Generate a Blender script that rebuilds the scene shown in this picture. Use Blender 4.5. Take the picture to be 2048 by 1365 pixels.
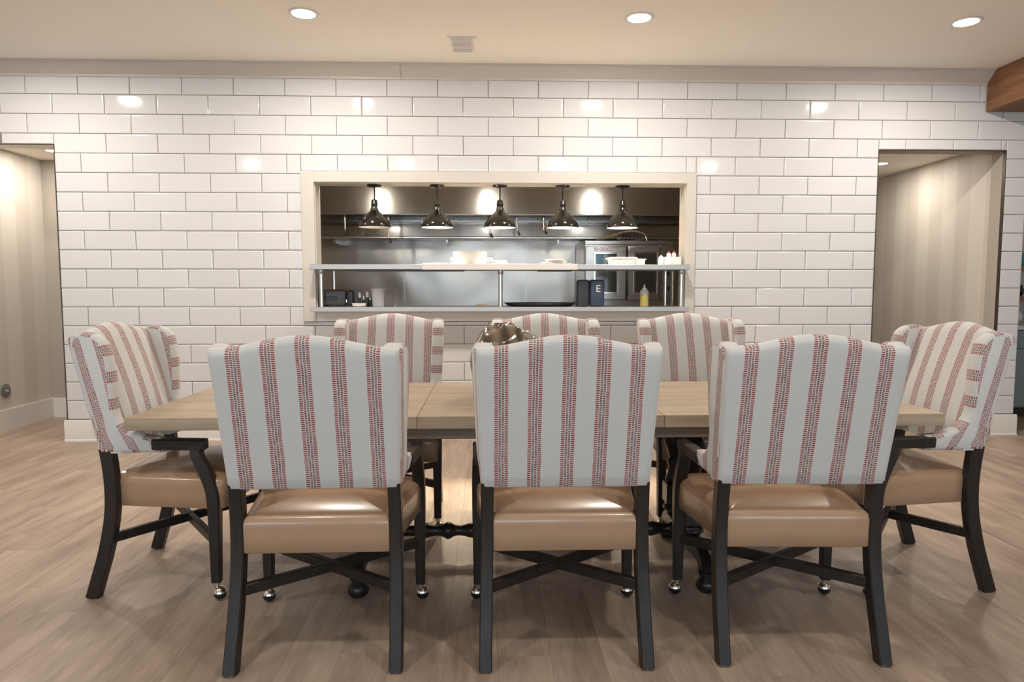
import bpy, bmesh, math, random
from mathutils import Vector, Matrix

for o in list(bpy.data.objects):
    bpy.data.objects.remove(o)
random.seed(7)
S = bpy.context.scene
COL = S.collection

# ------------------------------------------------------------------ camera, world, light, exposure
cam_d = bpy.data.cameras.new('camera')
cam_d.sensor_width = 36.0
cam_d.lens = 24.0
cam_d.clip_start = 0.05
cam = bpy.data.objects.new('camera', cam_d)
COL.objects.link(cam)
YAW, PITCH = 0.0321, 0.0766
fwd = Vector((math.sin(YAW)*math.cos(PITCH), math.cos(YAW)*math.cos(PITCH), -math.sin(PITCH)))
rgt = Vector((math.cos(YAW), -math.sin(YAW), 0))
upv = rgt.cross(fwd)
M = Matrix((rgt, upv, -fwd)).transposed().to_4x4()
M.translation = (-0.399, -5.704, 1.266)
cam.matrix_world = M
S.camera = cam

w = bpy.data.worlds.new('world')
S.world = w
w.use_nodes = True
bg = w.node_tree.nodes['Background']
bg.inputs['Color'].default_value = (0.75, 0.86, 1.0, 1)
bg.inputs['Strength'].default_value = 1.0

S.view_settings.view_transform = 'Standard'
S.view_settings.look = 'None'
S.view_settings.exposure = 0.55
S.view_settings.gamma = 1.0
S.view_settings.use_curve_mapping = False

WARM = (1.0, 0.905, 0.80)
DAY = (0.68, 0.85, 1.0)
DOWNLIGHT_W = 24.0
DOWNLIGHT_BACK_W = 11.5
DAY_W = 44.0
HEAT_W = 185.0
CORRIDOR_W = 7.5


def area(name, loc, rot, sx, sy, power, color, spread=math.pi, shape='RECTANGLE'):
    d = bpy.data.lights.new(name, 'AREA')
    d.shape = shape
    d.size = sx
    if shape in ('RECTANGLE', 'ELLIPSE'):
        d.size_y = sy
    d.energy = power
    d.color = color
    d.spread = spread
    o = bpy.data.objects.new(name, d)
    o.location = loc
    o.rotation_euler = rot
    COL.objects.link(o)
    return o


ROOM_FRONT = -9.6
WINDOWS = [(-4.6, -2.6), (-1.4, 0.6), (1.8, 3.8)]
for (a, b) in WINDOWS:      # daylight through the windows behind the camera
    area('window_daylight_offscreen', ((a+b)/2, ROOM_FRONT-0.1, 1.6), (math.radians(90), 0, 0), b-a, 1.6, DAY_W, DAY)

# ------------------------------------------------------------------ helpers


def finish(name, bm, m, parent=None, loc=(0, 0, 0), rotz=0, smooth=16):
    me = bpy.data.meshes.new(name)
    bmesh.ops.recalc_face_normals(bm, faces=bm.faces[:])
    bm.to_mesh(me)
    bm.free()
    if m:
        me.materials.append(m)
    if smooth:
        me.shade_smooth()
        me.set_sharp_from_angle(angle=math.radians(smooth))
    o = bpy.data.objects.new(name, me)
    o.location = loc
    o.rotation_euler = (0, 0, rotz)
    COL.objects.link(o)
    if parent:
        o.parent = parent
    return o


def link(name, me, parent=None, loc=(0, 0, 0), rot=(0, 0, 0), scale=(1, 1, 1)):
    o = bpy.data.objects.new(name, me)
    o.location = loc
    o.rotation_euler = rot
    o.scale = scale
    COL.objects.link(o)
    if parent:
        o.parent = parent
    return o


def empty(name, loc=(0, 0, 0), rotz=0, parent=None):
    o = bpy.data.objects.new(name, None)
    o.empty_display_size = 0.1
    o.location = loc
    o.rotation_euler = (0, 0, rotz)
    COL.objects.link(o)
    if parent:
        o.parent = parent
    return o


def tag(o, label, cat, group=None):
    o['label'] = label
    o['category'] = cat
    if group:
        o['group'] = group
    return o


def struct(o, label=None, cat=None):
    o['kind'] = 'structure'
    if label:
        o['label'] = label
    if cat:
        o['category'] = cat
    return o


def box(bm, x0, x1, y0, y1, z0, z1, bev=0.0, seg=1):
    t = bmesh.new()
    v = [t.verts.new((x, y, z)) for z in (z0, z1) for y in (y0, y1) for x in (x0, x1)]
    for f in ((0, 2, 3, 1), (4, 5, 7, 6), (0, 1, 5, 4), (2, 6, 7, 3), (0, 4, 6, 2), (1, 3, 7, 5)):
        t.faces.new([v[i] for i in f])
    if bev > 0:
        bmesh.ops.bevel(t, geom=t.edges[:], offset=bev, segments=seg, affect='EDGES', profile=0.6)
    merge(bm, t)


def merge(bm, t):
    vm = {}
    for v in t.verts:
        vm[v] = bm.verts.new(v.co)
    for f in t.faces:
        try:
            bm.faces.new([vm[v] for v in f.verts])
        except ValueError:
            pass
    t.free()


def boxo(name, x0, x1, y0, y1, z0, z1, m, parent=None, bev=0.003, seg=2, loc=(0, 0, 0), rotz=0):
    bm = bmesh.new()
    box(bm, x0, x1, y0, y1, z0, z1, bev, seg)
    return finish(name, bm, m, parent, loc, rotz)


def lathe(bm, prof, segs=24, c=(0, 0, 0), axis='Z', a0=0.0):
    rings = []
    for (r, h) in prof:
        ring = []
        if r < 1e-5:
            ring = [None]
            p = (0, 0, h)
            ring[0] = bm.verts.new(ax(p, axis, c))
        else:
            for i in range(segs):
                a = a0 + 2*math.pi*i/segs
                ring.append(bm.verts.new(ax((r*math.cos(a), r*math.sin(a), h), axis, c)))
        rings.append(ring)
    for A, B in zip(rings, rings[1:]):
        for i in range(segs):
            j = (i+1) % segs
            a = [A[i % len(A)], A[j % len(A)], B[j % len(B)], B[i % len(B)]]
            u = []
            for q in a:
                if q not in u:
                    u.append(q)
            if len(u) > 2:
                bm.faces.new(u)
    for R in (rings[0], rings[-1]):
        if len(R) > 2:
            bm.faces.new(R)


def ax(p, axis, c):
    x, y, z = p
    if axis == 'X':
        x, y, z = z, x, y
    elif axis == 'Y':
        x, y, z = x, z, y
    return (x+c[0], y+c[1], z+c[2])


def latheo(name, prof, m, parent=None, segs=24, c=(0, 0, 0), axis='Z', loc=(0, 0, 0), smooth=40, a0=0.0):
    bm = bmesh.new()
    lathe(bm, prof, segs, c, axis, a0)
    return finish(name, bm, m, parent, loc, smooth=smooth)


def tube(bm, pts, rad, segs=8):
    pts = [Vector(p) for p in pts]
    rads = rad if isinstance(rad, (list, tuple)) else [rad]*len(pts)
    rings = []
    prev = None
    for i, p in enumerate(pts):
        t = (pts[min(i+1, len(pts)-1)] - pts[max(i-1, 0)]).normalized()
        if prev is None:
            n = t.orthogonal().normalized()
        else:
            n = (prev - t*prev.dot(t)).normalized()
        prev = n
        b = t.cross(n)
        rings.append([bm.verts.new(p + rads[i]*(math.cos(2*math.pi*k/segs)*n + math.sin(2*math.pi*k/segs)*b)) for k in range(segs)])
    for A, B in zip(rings, rings[1:]):
        for i in range(segs):
            j = (i+1) % segs
            bm.faces.new((A[i], A[j], B[j], B[i]))
    bm.faces.new(rings[0])
    bm.faces.new(rings[-1])


def tubeo(name, pts, rad, m, parent=None, segs=8):
    bm = bmesh.new()
    tube(bm, pts, rad, segs)
    return finish(name, bm, m, parent, smooth=50)


def spline(P, n=6):
    """Catmull-Rom through the points"""
    out = []
    P = [Vector(p) for p in P]
    for i in range(len(P)-1):
        p0, p1, p2, p3 = P[max(i-1, 0)], P[i], P[i+1], P[min(i+2, len(P)-1)]
        for k in range(n):
            t = k/n
            out.append(0.5*((2*p1) + (p2-p0)*t + (2*p0-5*p1+4*p2-p3)*t*t + (3*p1-p0-3*p2+p3)*t**3))
    out.append(P[-1])
    return out


def sweep_yz(bm, pts, ch=0.006):
    """rectangular bar whose centre line (x,y,z,width,depth) lies near a yz-plane"""
    rings = []
    n = len(pts)
    for i, (x, y, z, wx, wd) in enumerate(pts):
        a, b = pts[max(i-1, 0)], pts[min(i+1, n-1)]
        ty, tz = b[1]-a[1], b[2]-a[2]
        L = math.hypot(ty, tz) or 1
        ny, nz = -tz/L, ty/L
        hx, hd = wx/2, wd/2
        sec = [(-hx, -hd+ch), (-hx+ch, -hd), (hx-ch, -hd), (hx, -hd+ch), (hx, hd-ch), (hx-ch, hd), (-hx+ch, hd), (-hx, hd-ch)]
        rings.append([bm.verts.new((x+sx, y+ny*sd, z+nz*sd)) for sx, sd in sec])
    for A, B in zip(rings, rings[1:]):
        for i in range(8):
            j = (i+1) % 8
            bm.faces.new((A[i], A[j], B[j], B[i]))
    bm.faces.new(rings[0])
    bm.faces.new(rings[-1])


def copy_tree(o, parent=None):
    c = o.copy()
    COL.objects.link(c)
    c.parent = parent
    for ch in list(o.children):
        copy_tree(ch, c)
    return c

# ------------------------------------------------------------------ materials


def new_mat(name):
    m = bpy.data.materials.new(name)
    m.use_nodes = True
    nt = m.node_tree
    b = nt.nodes['Principled BSDF']
    return m, nt, b


def nd(nt, t, **kw):
    n = nt.nodes.new(t)
    for k, v in kw.items():
        setattr(n, k, v)
    return n


def math_n(nt, op, a, b=None, c=None):
    n = nd(nt, 'ShaderNodeMath', operation=op)
    for i, v in enumerate((a, b, c)):
        if v is None:
            continue
        if isinstance(v, (int, float)):
            n.inputs[i].default_value = v
        else:
            nt.links.new(v, n.inputs[i])
    return n.outputs[0]


def mix(nt, fac, a, b):
    n = nd(nt, 'ShaderNodeMix', data_type='RGBA')
    for s, v in ((0, fac), (6, a), (7, b)):
        if isinstance(v, (int, float)):
            n.inputs[s].default_value = v
        elif isinstance(v, tuple):
            n.inputs[s].default_value = (v[0], v[1], v[2], 1)
        else:
            nt.links.new(v, n.inputs[s])
    return n.outputs[2]


def noise(nt, vec, scale, detail=3, rough=0.5):
    n = nd(nt, 'ShaderNodeTexNoise')
    n.inputs['Scale'].default_value = scale
    n.inputs['Detail'].default_value = detail
    n.inputs['Roughness'].default_value = rough
    if vec is not None:
        nt.links.new(vec, n.inputs['Vector'])
    return n.outputs[0]


def bump(nt, h, strength, dist, b):
    n = nd(nt, 'ShaderNodeBump')
    n.inputs['Strength'].default_value = strength
    n.inputs['Distance'].default_value = dist
    nt.links.new(h, n.inputs['Height'])
    nt.links.new(n.outputs[0], b.inputs['Normal'])


def plain(name, col, rough=0.5, metal=0.0, var=0.06, scale=30.0, bmp=0.0, coat=0.0, emit=None, spec=None):
    m, nt, b = new_mat(name)
    tc = nd(nt, 'ShaderNodeTexCoord')
    f = noise(nt, tc.outputs['Object'], scale)
    c2 = tuple(max(0, x*(1-var)) for x in col)
    c1 = tuple(min(1, x*(1+var)) for x in col)
    nt.links.new(mix(nt, f, c2, c1), b.inputs['Base Color'])
    b.inputs['Roughness'].default_value = rough
    b.inputs['Metallic'].default_value = metal
    if spec is not None:
        b.inputs['Specular IOR Level'].default_value = spec
    if coat:
        b.inputs['Coat Weight'].default_value = coat
        b.inputs['Coat Roughness'].default_value = 0.12
    if bmp:
        bump(nt, f, bmp, 0.002, b)
    if emit:
        b.inputs['Emission Color'].default_value = (*emit[0], 1)
        b.inputs['Emission Strength'].default_value = emit[1]
    return m


def wood(name, dark, light, stretch=(1, 12, 12), scale=3.0, rough=0.5, tone=0.12, coat=0.0, spec=0.5):
    """grain runs along the axis with the small stretch factor"""
    m, nt, b = new_mat(name)
    tc = nd(nt, 'ShaderNodeTexCoord')
    oi = nd(nt, 'ShaderNodeObjectInfo')
    off = nd(nt, 'ShaderNodeVectorMath', operation='SCALE')
    off.inputs[0].default_value = (13.1, 7.7, 5.3)
    nt.links.new(oi.outputs['Random'], off.inputs['Scale'])
    add = nd(nt, 'ShaderNodeVectorMath', operation='ADD')
    nt.links.new(tc.outputs['Object'], add.inputs[0])
    nt.links.new(off.outputs[0], add.inputs[1])
    mul = nd(nt, 'ShaderNodeVectorMath', operation='MULTIPLY')
    mul.inputs[1].default_value = stretch
    nt.links.new(add.outputs[0], mul.inputs[0])
    n1 = noise(nt, mul.outputs[0], scale, 5, 0.62)
    n2 = noise(nt, mul.outputs[0], scale*6, 3, 0.6)
    n3 = noise(nt, add.outputs[0], 1.7, 2)
    f = math_n(nt, 'ADD', math_n(nt, 'MULTIPLY', n1, 0.6), math_n(nt, 'ADD', math_n(nt, 'MULTIPLY', n2, 0.25), math_n(nt, 'MULTIPLY', n3, 0.25)))
    r = nd(nt, 'ShaderNodeMapRange')
    r.inputs['From Min'].default_value = 0.38
    r.inputs['From Max'].default_value = 0.72
    nt.links.new(f, r.inputs['Value'])
    c = mix(nt, r.outputs[0], dark, light)
    t = math_n(nt, 'MULTIPLY_ADD', oi.outputs['Random'], tone*2, 1-tone)
    hs = nd(nt, 'ShaderNodeHueSaturation')
    nt.links.new(t, hs.inputs['Value'])
    nt.links.new(c, hs.inputs['Color'])
    nt.links.new(hs.outputs[0], b.inputs['Base Color'])
    b.inputs['Roughness'].default_value = rough
    b.inputs['Specular IOR Level'].default_value = spec
    b.inputs['Coat Weight'].default_value = coat
    bump(nt, n2, 0.08, 0.002, b)
    return m


def fabric_mat():
    m, nt, b = new_mat('striped_fabric')
    uv = nd(nt, 'ShaderNodeUVMap')
    sp = nd(nt, 'ShaderNodeSeparateXYZ')
    nt.links.new(uv.outputs[0], sp.inputs[0])
    U, V = sp.outputs[0], sp.outputs[1]
    wob = noise(nt, uv.outputs[0], 14.0, 2)
    U2 = math_n(nt, 'ADD', U, math_n(nt, 'MULTIPLY_ADD', wob, 0.006, -0.003))
    PER = 0.1085
    d = math_n(nt, 'MULTIPLY', math_n(nt, 'SUBTRACT', math_n(nt, 'FRACT', math_n(nt, 'ADD', math_n(nt, 'DIVIDE', U2, PER), 0.5)), 0.5), PER)
    ad = math_n(nt, 'ABSOLUTE', d)
    stripe = math_n(nt, 'FLOOR', math_n(nt, 'ADD', math_n(nt, 'DIVIDE', U2, PER), 0.5))
    colid = math_n(nt, 'ADD', math_n(nt, 'FLOOR', math_n(nt, 'DIVIDE', d, 0.0108)), math_n(nt, 'MULTIPLY', stripe, 10.0))
    wn = nd(nt, 'ShaderNodeTexWhiteNoise', noise_dimensions='1D')
    nt.links.new(colid, wn.inputs['W'])

    def dash(pitch, duty, k):
        ph = math_n(nt, 'ADD', math_n(nt, 'DIVIDE', V, pitch), math_n(nt, 'MULTIPLY', wn.outputs[0], k))
        ph = math_n(nt, 'ADD', ph, math_n(nt, 'MULTIPLY', wob, 1.2))
        fr = math_n(nt, 'FRACT', ph)
        row = math_n(nt, 'FLOOR', ph)
        return math_n(nt, 'LESS_THAN', fr, duty), row
    d1, r1 = dash(0.0072, 0.58, 0.9)
    d2, r2 = dash(0.0060, 0.62, 0.7)

    def band(lo, hi):
        return math_n(nt, 'MULTIPLY', math_n(nt, 'GREATER_THAN', ad, lo), math_n(nt, 'LESS_THAN', ad, hi))
    outer = math_n(nt, 'MULTIPLY', band(0.0108, 0.0222), d1)
    inner = math_n(nt, 'MULTIPLY', band(0.0012, 0.0086), d2)
    rnd = nd(nt, 'ShaderNodeTexWhiteNoise', noise_dimensions='2D')
    cb = nd(nt, 'ShaderNodeCombineXYZ')
    nt.links.new(r1, cb.inputs[0])
    nt.links.new(colid, cb.inputs[1])
    nt.links.new(cb.outputs[0], rnd.inputs['Vector'])
    red = mix(nt, rnd.outputs[0], (0.26, 0.042, 0.040), (0.38, 0.085, 0.062))
    dk = mix(nt, rnd.outputs[0], (0.12, 0.04, 0.04), (0.26, 0.07, 0.058))
    weave = noise(nt, uv.outputs[0], 900.0, 2)
    base = mix(nt, weave, (0.565, 0.565, 0.545), (0.63, 0.63, 0.612))
    c = mix(nt, outer, base, red)
    c = mix(nt, inner, c, dk)
    nt.links.new(c, b.inputs['Base Color'])
    b.inputs['Roughness'].default_value = 0.9
    b.inputs['Specular IOR Level'].default_value = 0.2
    b.inputs['Sheen Weight'].default_value = 0.15
    bump(nt, weave, 0.08, 0.001, b)
    return m


def tile_mat():
    m, nt, b = new_mat('white_glazed_tile')
    oi = nd(nt, 'ShaderNodeObjectInfo')
    tc = nd(nt, 'ShaderNodeTexCoord')
    n = noise(nt, tc.outputs['Object'], 2.5, 2)
    c = mix(nt, oi.outputs['Random'], (0.655, 0.66, 0.672), (0.685, 0.69, 0.702))
    nt.links.new(c, b.inputs['Base Color'])
    b.inputs['Roughness'].default_value = 0.07
    bump(nt, n, 0.02, 0.002, b)
    return m


def paper_mat():
    """wallpaper with wide vertical tone-on-tone stripes, stripe width 0.22 m along world x+y"""
    m, nt, b = new_mat('striped_wallpaper')
    g = nd(nt, 'ShaderNodeNewGeometry')
    sp = nd(nt, 'ShaderNodeSeparateXYZ')
    nt.links.new(g.outputs['Position'], sp.inputs[0])
    s = math_n(nt, 'ADD', sp.outputs[0], sp.outputs[1])
    fr = math_n(nt, 'FRACT', math_n(nt, 'DIVIDE', s, 0.38))
    f = math_n(nt, 'LESS_THAN', fr, 0.5)
    c = mix(nt, f, (0.60, 0.55, 0.485), (0.66, 0.615, 0.55))
    nt.links.new(c, b.inputs['Base Color'])
    b.inputs['Roughness'].default_value = 0.6
    return m


def steel_mat(name, col=(0.56, 0.55, 0.53), rough=0.25, warp=0.0, brush=(1, 1, 60), scale=6.0):
    m, nt, b = new_mat(name)
    tc = nd(nt, 'ShaderNodeTexCoord')
    mp = nd(nt, 'ShaderNodeVectorMath', operation='MULTIPLY')
    mp.inputs[1].default_value = brush
    nt.links.new(tc.outputs['Object'], mp.inputs[0])
    n = noise(nt, mp.outputs[0], scale, 3)
    nt.links.new(mix(nt, n, tuple(x*0.95 for x in col), col), b.inputs['Base Color'])
    b.inputs['Metallic'].default_value = 1.0
    rr = math_n(nt, 'MULTIPLY_ADD', n, 0.06, rough-0.03)
    nt.links.new(rr, b.inputs['Roughness'])
    if warp:
        n2 = noise(nt, tc.outputs['Object'], 1.6, 1)
        bump(nt, n2, 1.0, warp, b)
    return m


FAB = fabric_mat()
TILE = tile_mat()
PAPER = paper_mat()
LEATHER = plain('tan_leather', (0.385, 0.245, 0.150), 0.30, var=0.08, scale=14, bmp=0.05, coat=0.35)
ESPRESSO = wood('espresso_wood', (0.012, 0.009, 0.0075), (0.030, 0.023, 0.019), (10, 10, 1), 3.0, 0.40, 0.05, spec=0.35)
BLACKWOOD = wood('black_turned_wood', (0.008, 0.007, 0.007), (0.02, 0.017, 0.016), (10, 10, 1), 3.0, 0.3, 0.05)
CHROME = steel_mat('chrome', (0.75, 0.73, 0.68), 0.15)
RUBBER = plain('black_rubber', (0.012, 0.012, 0.013), 0.25)
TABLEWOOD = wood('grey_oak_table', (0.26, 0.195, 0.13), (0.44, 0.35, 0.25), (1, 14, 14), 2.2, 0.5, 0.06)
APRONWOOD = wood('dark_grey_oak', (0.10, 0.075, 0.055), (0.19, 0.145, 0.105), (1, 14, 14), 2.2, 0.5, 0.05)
FLOORWOOD = wood('floor_vinyl_plank', (0.230, 0.164, 0.120), (0.475, 0.370, 0.288), (9, 1, 9), 1.3, 0.42, 0.035)
BEAMWOOD = wood('rustic_beam_wood', (0.13, 0.055, 0.022), (0.34, 0.165, 0.075), (10, 1, 10), 2.0, 0.6, 0.1)
CEIL = plain('ceiling_paint', (0.945, 0.895, 0.82), 0.85, var=0.015, scale=4)
TRIMP = plain('cream_trim_paint', (0.60, 0.565, 0.51), 0.45, var=0.02, scale=6)
WHITEP = plain('white_trim_paint', (0.74, 0.71, 0.665), 0.42, var=0.02, scale=6)
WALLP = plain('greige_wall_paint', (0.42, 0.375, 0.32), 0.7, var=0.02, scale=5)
GROUT = plain('grey_grout', (0.24, 0.21, 0.185), 0.9, var=0.1, scale=60)
EDGE = plain('bronze_edge_strip', (0.10, 0.085, 0.07), 0.4, metal=0.6)
STEEL = steel_mat('stainless_steel', (0.56, 0.54, 0.51), 0.28)
STEELS = steel_mat('satin_shelf_steel', (0.56, 0.54, 0.51), 0.40)
STEELW = steel_mat('warped_stainless_panel', (0.56, 0.54, 0.51), 0.31, warp=0.045, brush=(1, 1, 20))
STEELH = steel_mat('hood_stainless', (0.56, 0.54, 0.51), 0.12, brush=(40, 1, 1), scale=3)
BLACKG = plain('black_gloss_enamel', (0.010, 0.009, 0.008), 0.14, coat=0.25)
LAMPIN = plain('lamp_white_enamel', (0.8, 0.78, 0.74), 0.4)
CERAM = plain('white_ceramic', (0.80, 0.78, 0.74), 0.18, var=0.02)
PLASTW = plain('white_plastic', (0.76, 0.73, 0.69), 0.4, var=0.02)
PLASTG = plain('translucent_grey_plastic', (0.50, 0.50, 0.52), 0.35)
PAPERW = plain('white_paper_napkin', (0.80, 0.77, 0.72), 0.9)
BLACKP = plain('black_plastic', (0.022, 0.022, 0.023), 0.35)
GREYP = plain('dark_grey_plastic', (0.055, 0.053, 0.05), 0.35)
NAVY = plain('navy_plastic', (0.028, 0.042, 0.075), 0.35)
REDP = plain('red_plastic', (0.55, 0.03, 0.02), 0.4)
OIL = plain('yellow_oil', (0.45, 0.40, 0.12), 0.25)
GLASSD = plain('dark_oven_glass', (0.045, 0.045, 0.042), 0.08, coat=0.5)
BLUEG = plain('blue_grey_cabinet_paint', (0.19, 0.245, 0.27), 0.45)
STONE = plain('white_counter_stone', (0.68, 0.66, 0.64), 0.25, var=0.08, scale=9)
TEAL = plain('teal_glaze', (0.05, 0.32, 0.27), 0.2, var=0.3, scale=12)
ORANGEW = wood('orange_shelf_wood', (0.30, 0.10, 0.04), (0.50, 0.20, 0.09), (1, 10, 10), 2.0, 0.5, 0.05)
PURPLE = plain('aubergine_glaze', (0.05, 0.02, 0.06), 0.25)
BEIGEP = plain('beige_wood_handle', (0.50, 0.40, 0.27), 0.5)
GREYM = plain('grey_metal_plate', (0.20, 0.20, 0.20), 0.4, metal=0.3)
LED = plain('downlight_lens', (1, 1, 1), 0.5, emit=((1.0, 0.93, 0.82), 22.0))
BULB = plain('heat_bulb_glass', (1, 1, 1), 0.5, emit=((1.0, 0.88, 0.72), 14.0))
WALLLED = plain('wall_light_diffuser', (1, 1, 1), 0.5, emit=((1.0, 0.93, 0.83), 45.0))


def glass_vase_mat():
    m, nt, b = new_mat('bronze_swirl_glass')
    tc = nd(nt, 'ShaderNodeTexCoord')
    wv = nd(nt, 'ShaderNodeTexWave')
    wv.inputs['Scale'].default_value = 4.5
    wv.inputs['Distortion'].default_value = 7.0
    wv.inputs['Detail'].default_value = 2.0
    wv.inputs['Detail Scale'].default_value = 1.5
    nt.links.new(tc.outputs['Object'], wv.inputs['Vector'])
    n = noise(nt, tc.outputs['Object'], 8.0, 3)
    c = mix(nt, wv.outputs['Fac'], (0.06, 0.04, 0.026), (0.22, 0.16, 0.11))
    c = mix(nt, math_n(nt, 'GREATER_THAN', n, 0.58), c, (0.30, 0.285, 0.24))
    nt.links.new(c, b.inputs['Base Color'])
    b.inputs['Metallic'].default_value = 0.15
    b.inputs['Roughness'].default_value = 0.12
    b.inputs['Coat Weight'].default_value = 1.0
    b.inputs['Coat Roughness'].default_value = 0.05
    return m


VASE = glass_vase_mat()


def pane_mat():
    m, nt, b = new_mat('window_pane_glass')
    out = nt.nodes['Material Output']
    tr = nd(nt, 'ShaderNodeBsdfTransparent')
    gl = nd(nt, 'ShaderNodeBsdfGlossy')
    gl.inputs['Roughness'].default_value = 0.02
    mx = nd(nt, 'ShaderNodeMixShader')
    mx.inputs[0].default_value = 0.06
    nt.links.new(tr.outputs[0], mx.inputs[1])
    nt.links.new(gl.outputs[0], mx.inputs[2])
    nt.links.new(mx.outputs[0], out.inputs['Surface'])
    return m


PANE = pane_mat()

# ------------------------------------------------------------------ the setting
TW, TH = 0.4104, 0.155
TOP = 2.82 + TH
CEILZ = 3.06
XL, XR = -6.2, 6.2
WIN = (-1.86, 1.255, 1.03, 2.15)        # rough opening of the pass-through: x0, x1, z0, z1
DL = (-4.72, -3.90, 2.425)              # left doorway
DR = (2.85, 3.94, 2.425)                # right doorway
WEND = 4.13                             # free end of the tiled wall
WT = 0.16                               # wall thickness

# floor slab with planks laid on it
bm = bmesh.new()
box(bm, XL, XR, ROOM_FRONT, 4.2, -0.12, -0.006)
floor = struct(finish('floor', bm, FLOORWOOD, smooth=0), 'wood-look vinyl plank floor in warm grey brown')
PW, PL = 0.182, 1.22
plank_me = None
pl_bm = bmesh.new()
box(pl_bm, -PW/2+0.0003, PW/2-0.0003, -PL/2+0.0003, PL/2-0.0003, -0.0062, 0)
tmp = finish('plank', pl_bm, FLOORWOOD, floor, smooth=0)
plank_me = tmp.data
bpy.data.objects.remove(tmp)
rest = bmesh.new()
cand = []
ncol = int((XR-XL)/PW)+1
for i in range(ncol):
    x = XL + PW*(i+0.5)
    if x+PW/2 > XR:
        continue
    ph = random.uniform(0, PL)
    y = ROOM_FRONT + ph
    while y + PL/2 < 4.15:
        if y - PL/2 > ROOM_FRONT:
            cand.append((x, y))
        y += PL


def seen(x, y):
    """rough share of the picture: nearer planks inside the view wedge first"""
    d = y + 5.704
    lim = 0.79*max(d+PL/2, 0.1) + 0.25
    inside = abs(x+0.4-0.032*d) < lim and d+PL/2 > 2.1 and y < 2.0
    return inside, d


order = sorted(cand, key=lambda q: (not seen(*q)[0], abs(seen(*q)[1]-3.0)))
for k, (x, y) in enumerate(order):
    if k < 285 and seen(x, y)[0]:
        link('plank', plank_me, floor, (x, y, 0))
    else:
        box(rest, x-PW/2+0.0005, x+PW/2-0.0005, y-PL/2+0.0005, y+PL/2-0.0005, -0.0062, 0)
ro = finish('plank_field', rest, FLOORWOOD, floor, smooth=0)
ro['kind'] = 'stuff'

# ceiling
bm = bmesh.new()
box(bm, XL, XR, ROOM_FRONT, WT, CEILZ, CEILZ+0.15)
struct(finish('ceiling', bm, CEIL, smooth=0), 'smooth cream painted ceiling')

# tiled wall: core with openings
bm = bmesh.new()
GY = 0.007
for (x0, x1, z0, z1) in (
        (XL, DL[0], 0, CEILZ), (DL[0], DL[1], DL[2], CEILZ), (DL[1], WIN[0], 0, CEILZ),
        (WIN[0], WIN[1], 0, WIN[2]), (WIN[0], WIN[1], WIN[3], CEILZ),
        (WIN[1], DR[0], 0, CEILZ), (DR[0], DR[1], DR[2], CEILZ), (DR[1], WEND, 0, CEILZ)):
    box(bm, x0, x1, GY, WT, z0, z1)
wall = struct(finish('wall_back', bm, GROUT, smooth=0), 'white glazed brick-bond tile wall with grey grout and a pass-through')

G = 0.0022      # half joint


def tile_mesh(hw, hh):
    """glazed tile with softly cushioned edges and a flat face"""
    t = bmesh.new()
    lay = ((0, 0.0095), (0, 0.0035), (0.0012, 0.0020), (0.0035, 0.0009), (0.0075, 0.0002), (0.011, 0.0))
    rr = []
    for ins, y in lay:
        ins = min(ins, hw*0.8, hh*0.8)
        rr.append([t.verts.new((sx_*(hw-ins), y, sz_*(hh-ins))) for sx_, sz_ in ((-1, -1), (1, -1), (1, 1), (-1, 1))])
    for A, B in zip(rr, rr[1:]):
        for i in range(4):
            t.faces.new((A[i], A[(i+1) % 4], B[(i+1) % 4], B[i]))
    t.faces.new(rr[0])
    t.faces.new(rr[-1])
    bmesh.ops.recalc_face_normals(t, faces=t.faces[:])
    for e in t.edges:
        a, b = e.verts
        flat = a.co.y == b.co.y == 0.0
        corner = abs(a.co.x-b.co.x) > 1e-6 and abs(a.co.z-b.co.z) > 1e-6 or (abs(a.co.y-b.co.y) > 1e-6)
        e.smooth = not (flat or corner or a.co.y > 0.009 or b.co.y > 0.009)
    me = bpy.data.meshes.new('tile')
    t.to_mesh(me)
    t.free()
    me.shade_smooth()
    me.materials.append(TILE)
    return me


tile_me = tile_mesh(TW/2-G, TH/2-G)


def clear(x0, x1, z0, z1):
    """cut a tile rectangle by the openings; returns the pieces left over"""
    R = [(x0, x1, z0, z1)]
    holes = [(DL[0], DL[1], -1, DL[2]), (DR[0], DR[1], -1, DR[2]), (-1.938, 1.315, 0.992, 2.222)]
    for h in holes:
        N = []
        for (a, b, c, d) in R:
            if b <= h[0] or a >= h[1] or d <= h[2] or c >= h[3]:
                N.append((a, b, c, d))
                continue
            if a < h[0]:
                N.append((a, h[0], c, d))
            if b > h[1]:
                N.append((h[1], b, c, d))
            aa, bb = max(a, h[0]), min(b, h[1])
            if d > h[3]:
                N.append((aa, bb, h[3], d))
            if c < h[2]:
                N.append((aa, bb, c, h[2]))
        R = N
    return [q for q in R if q[1]-q[0] > 0.012 and q[3]-q[2] > 0.012]


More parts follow.
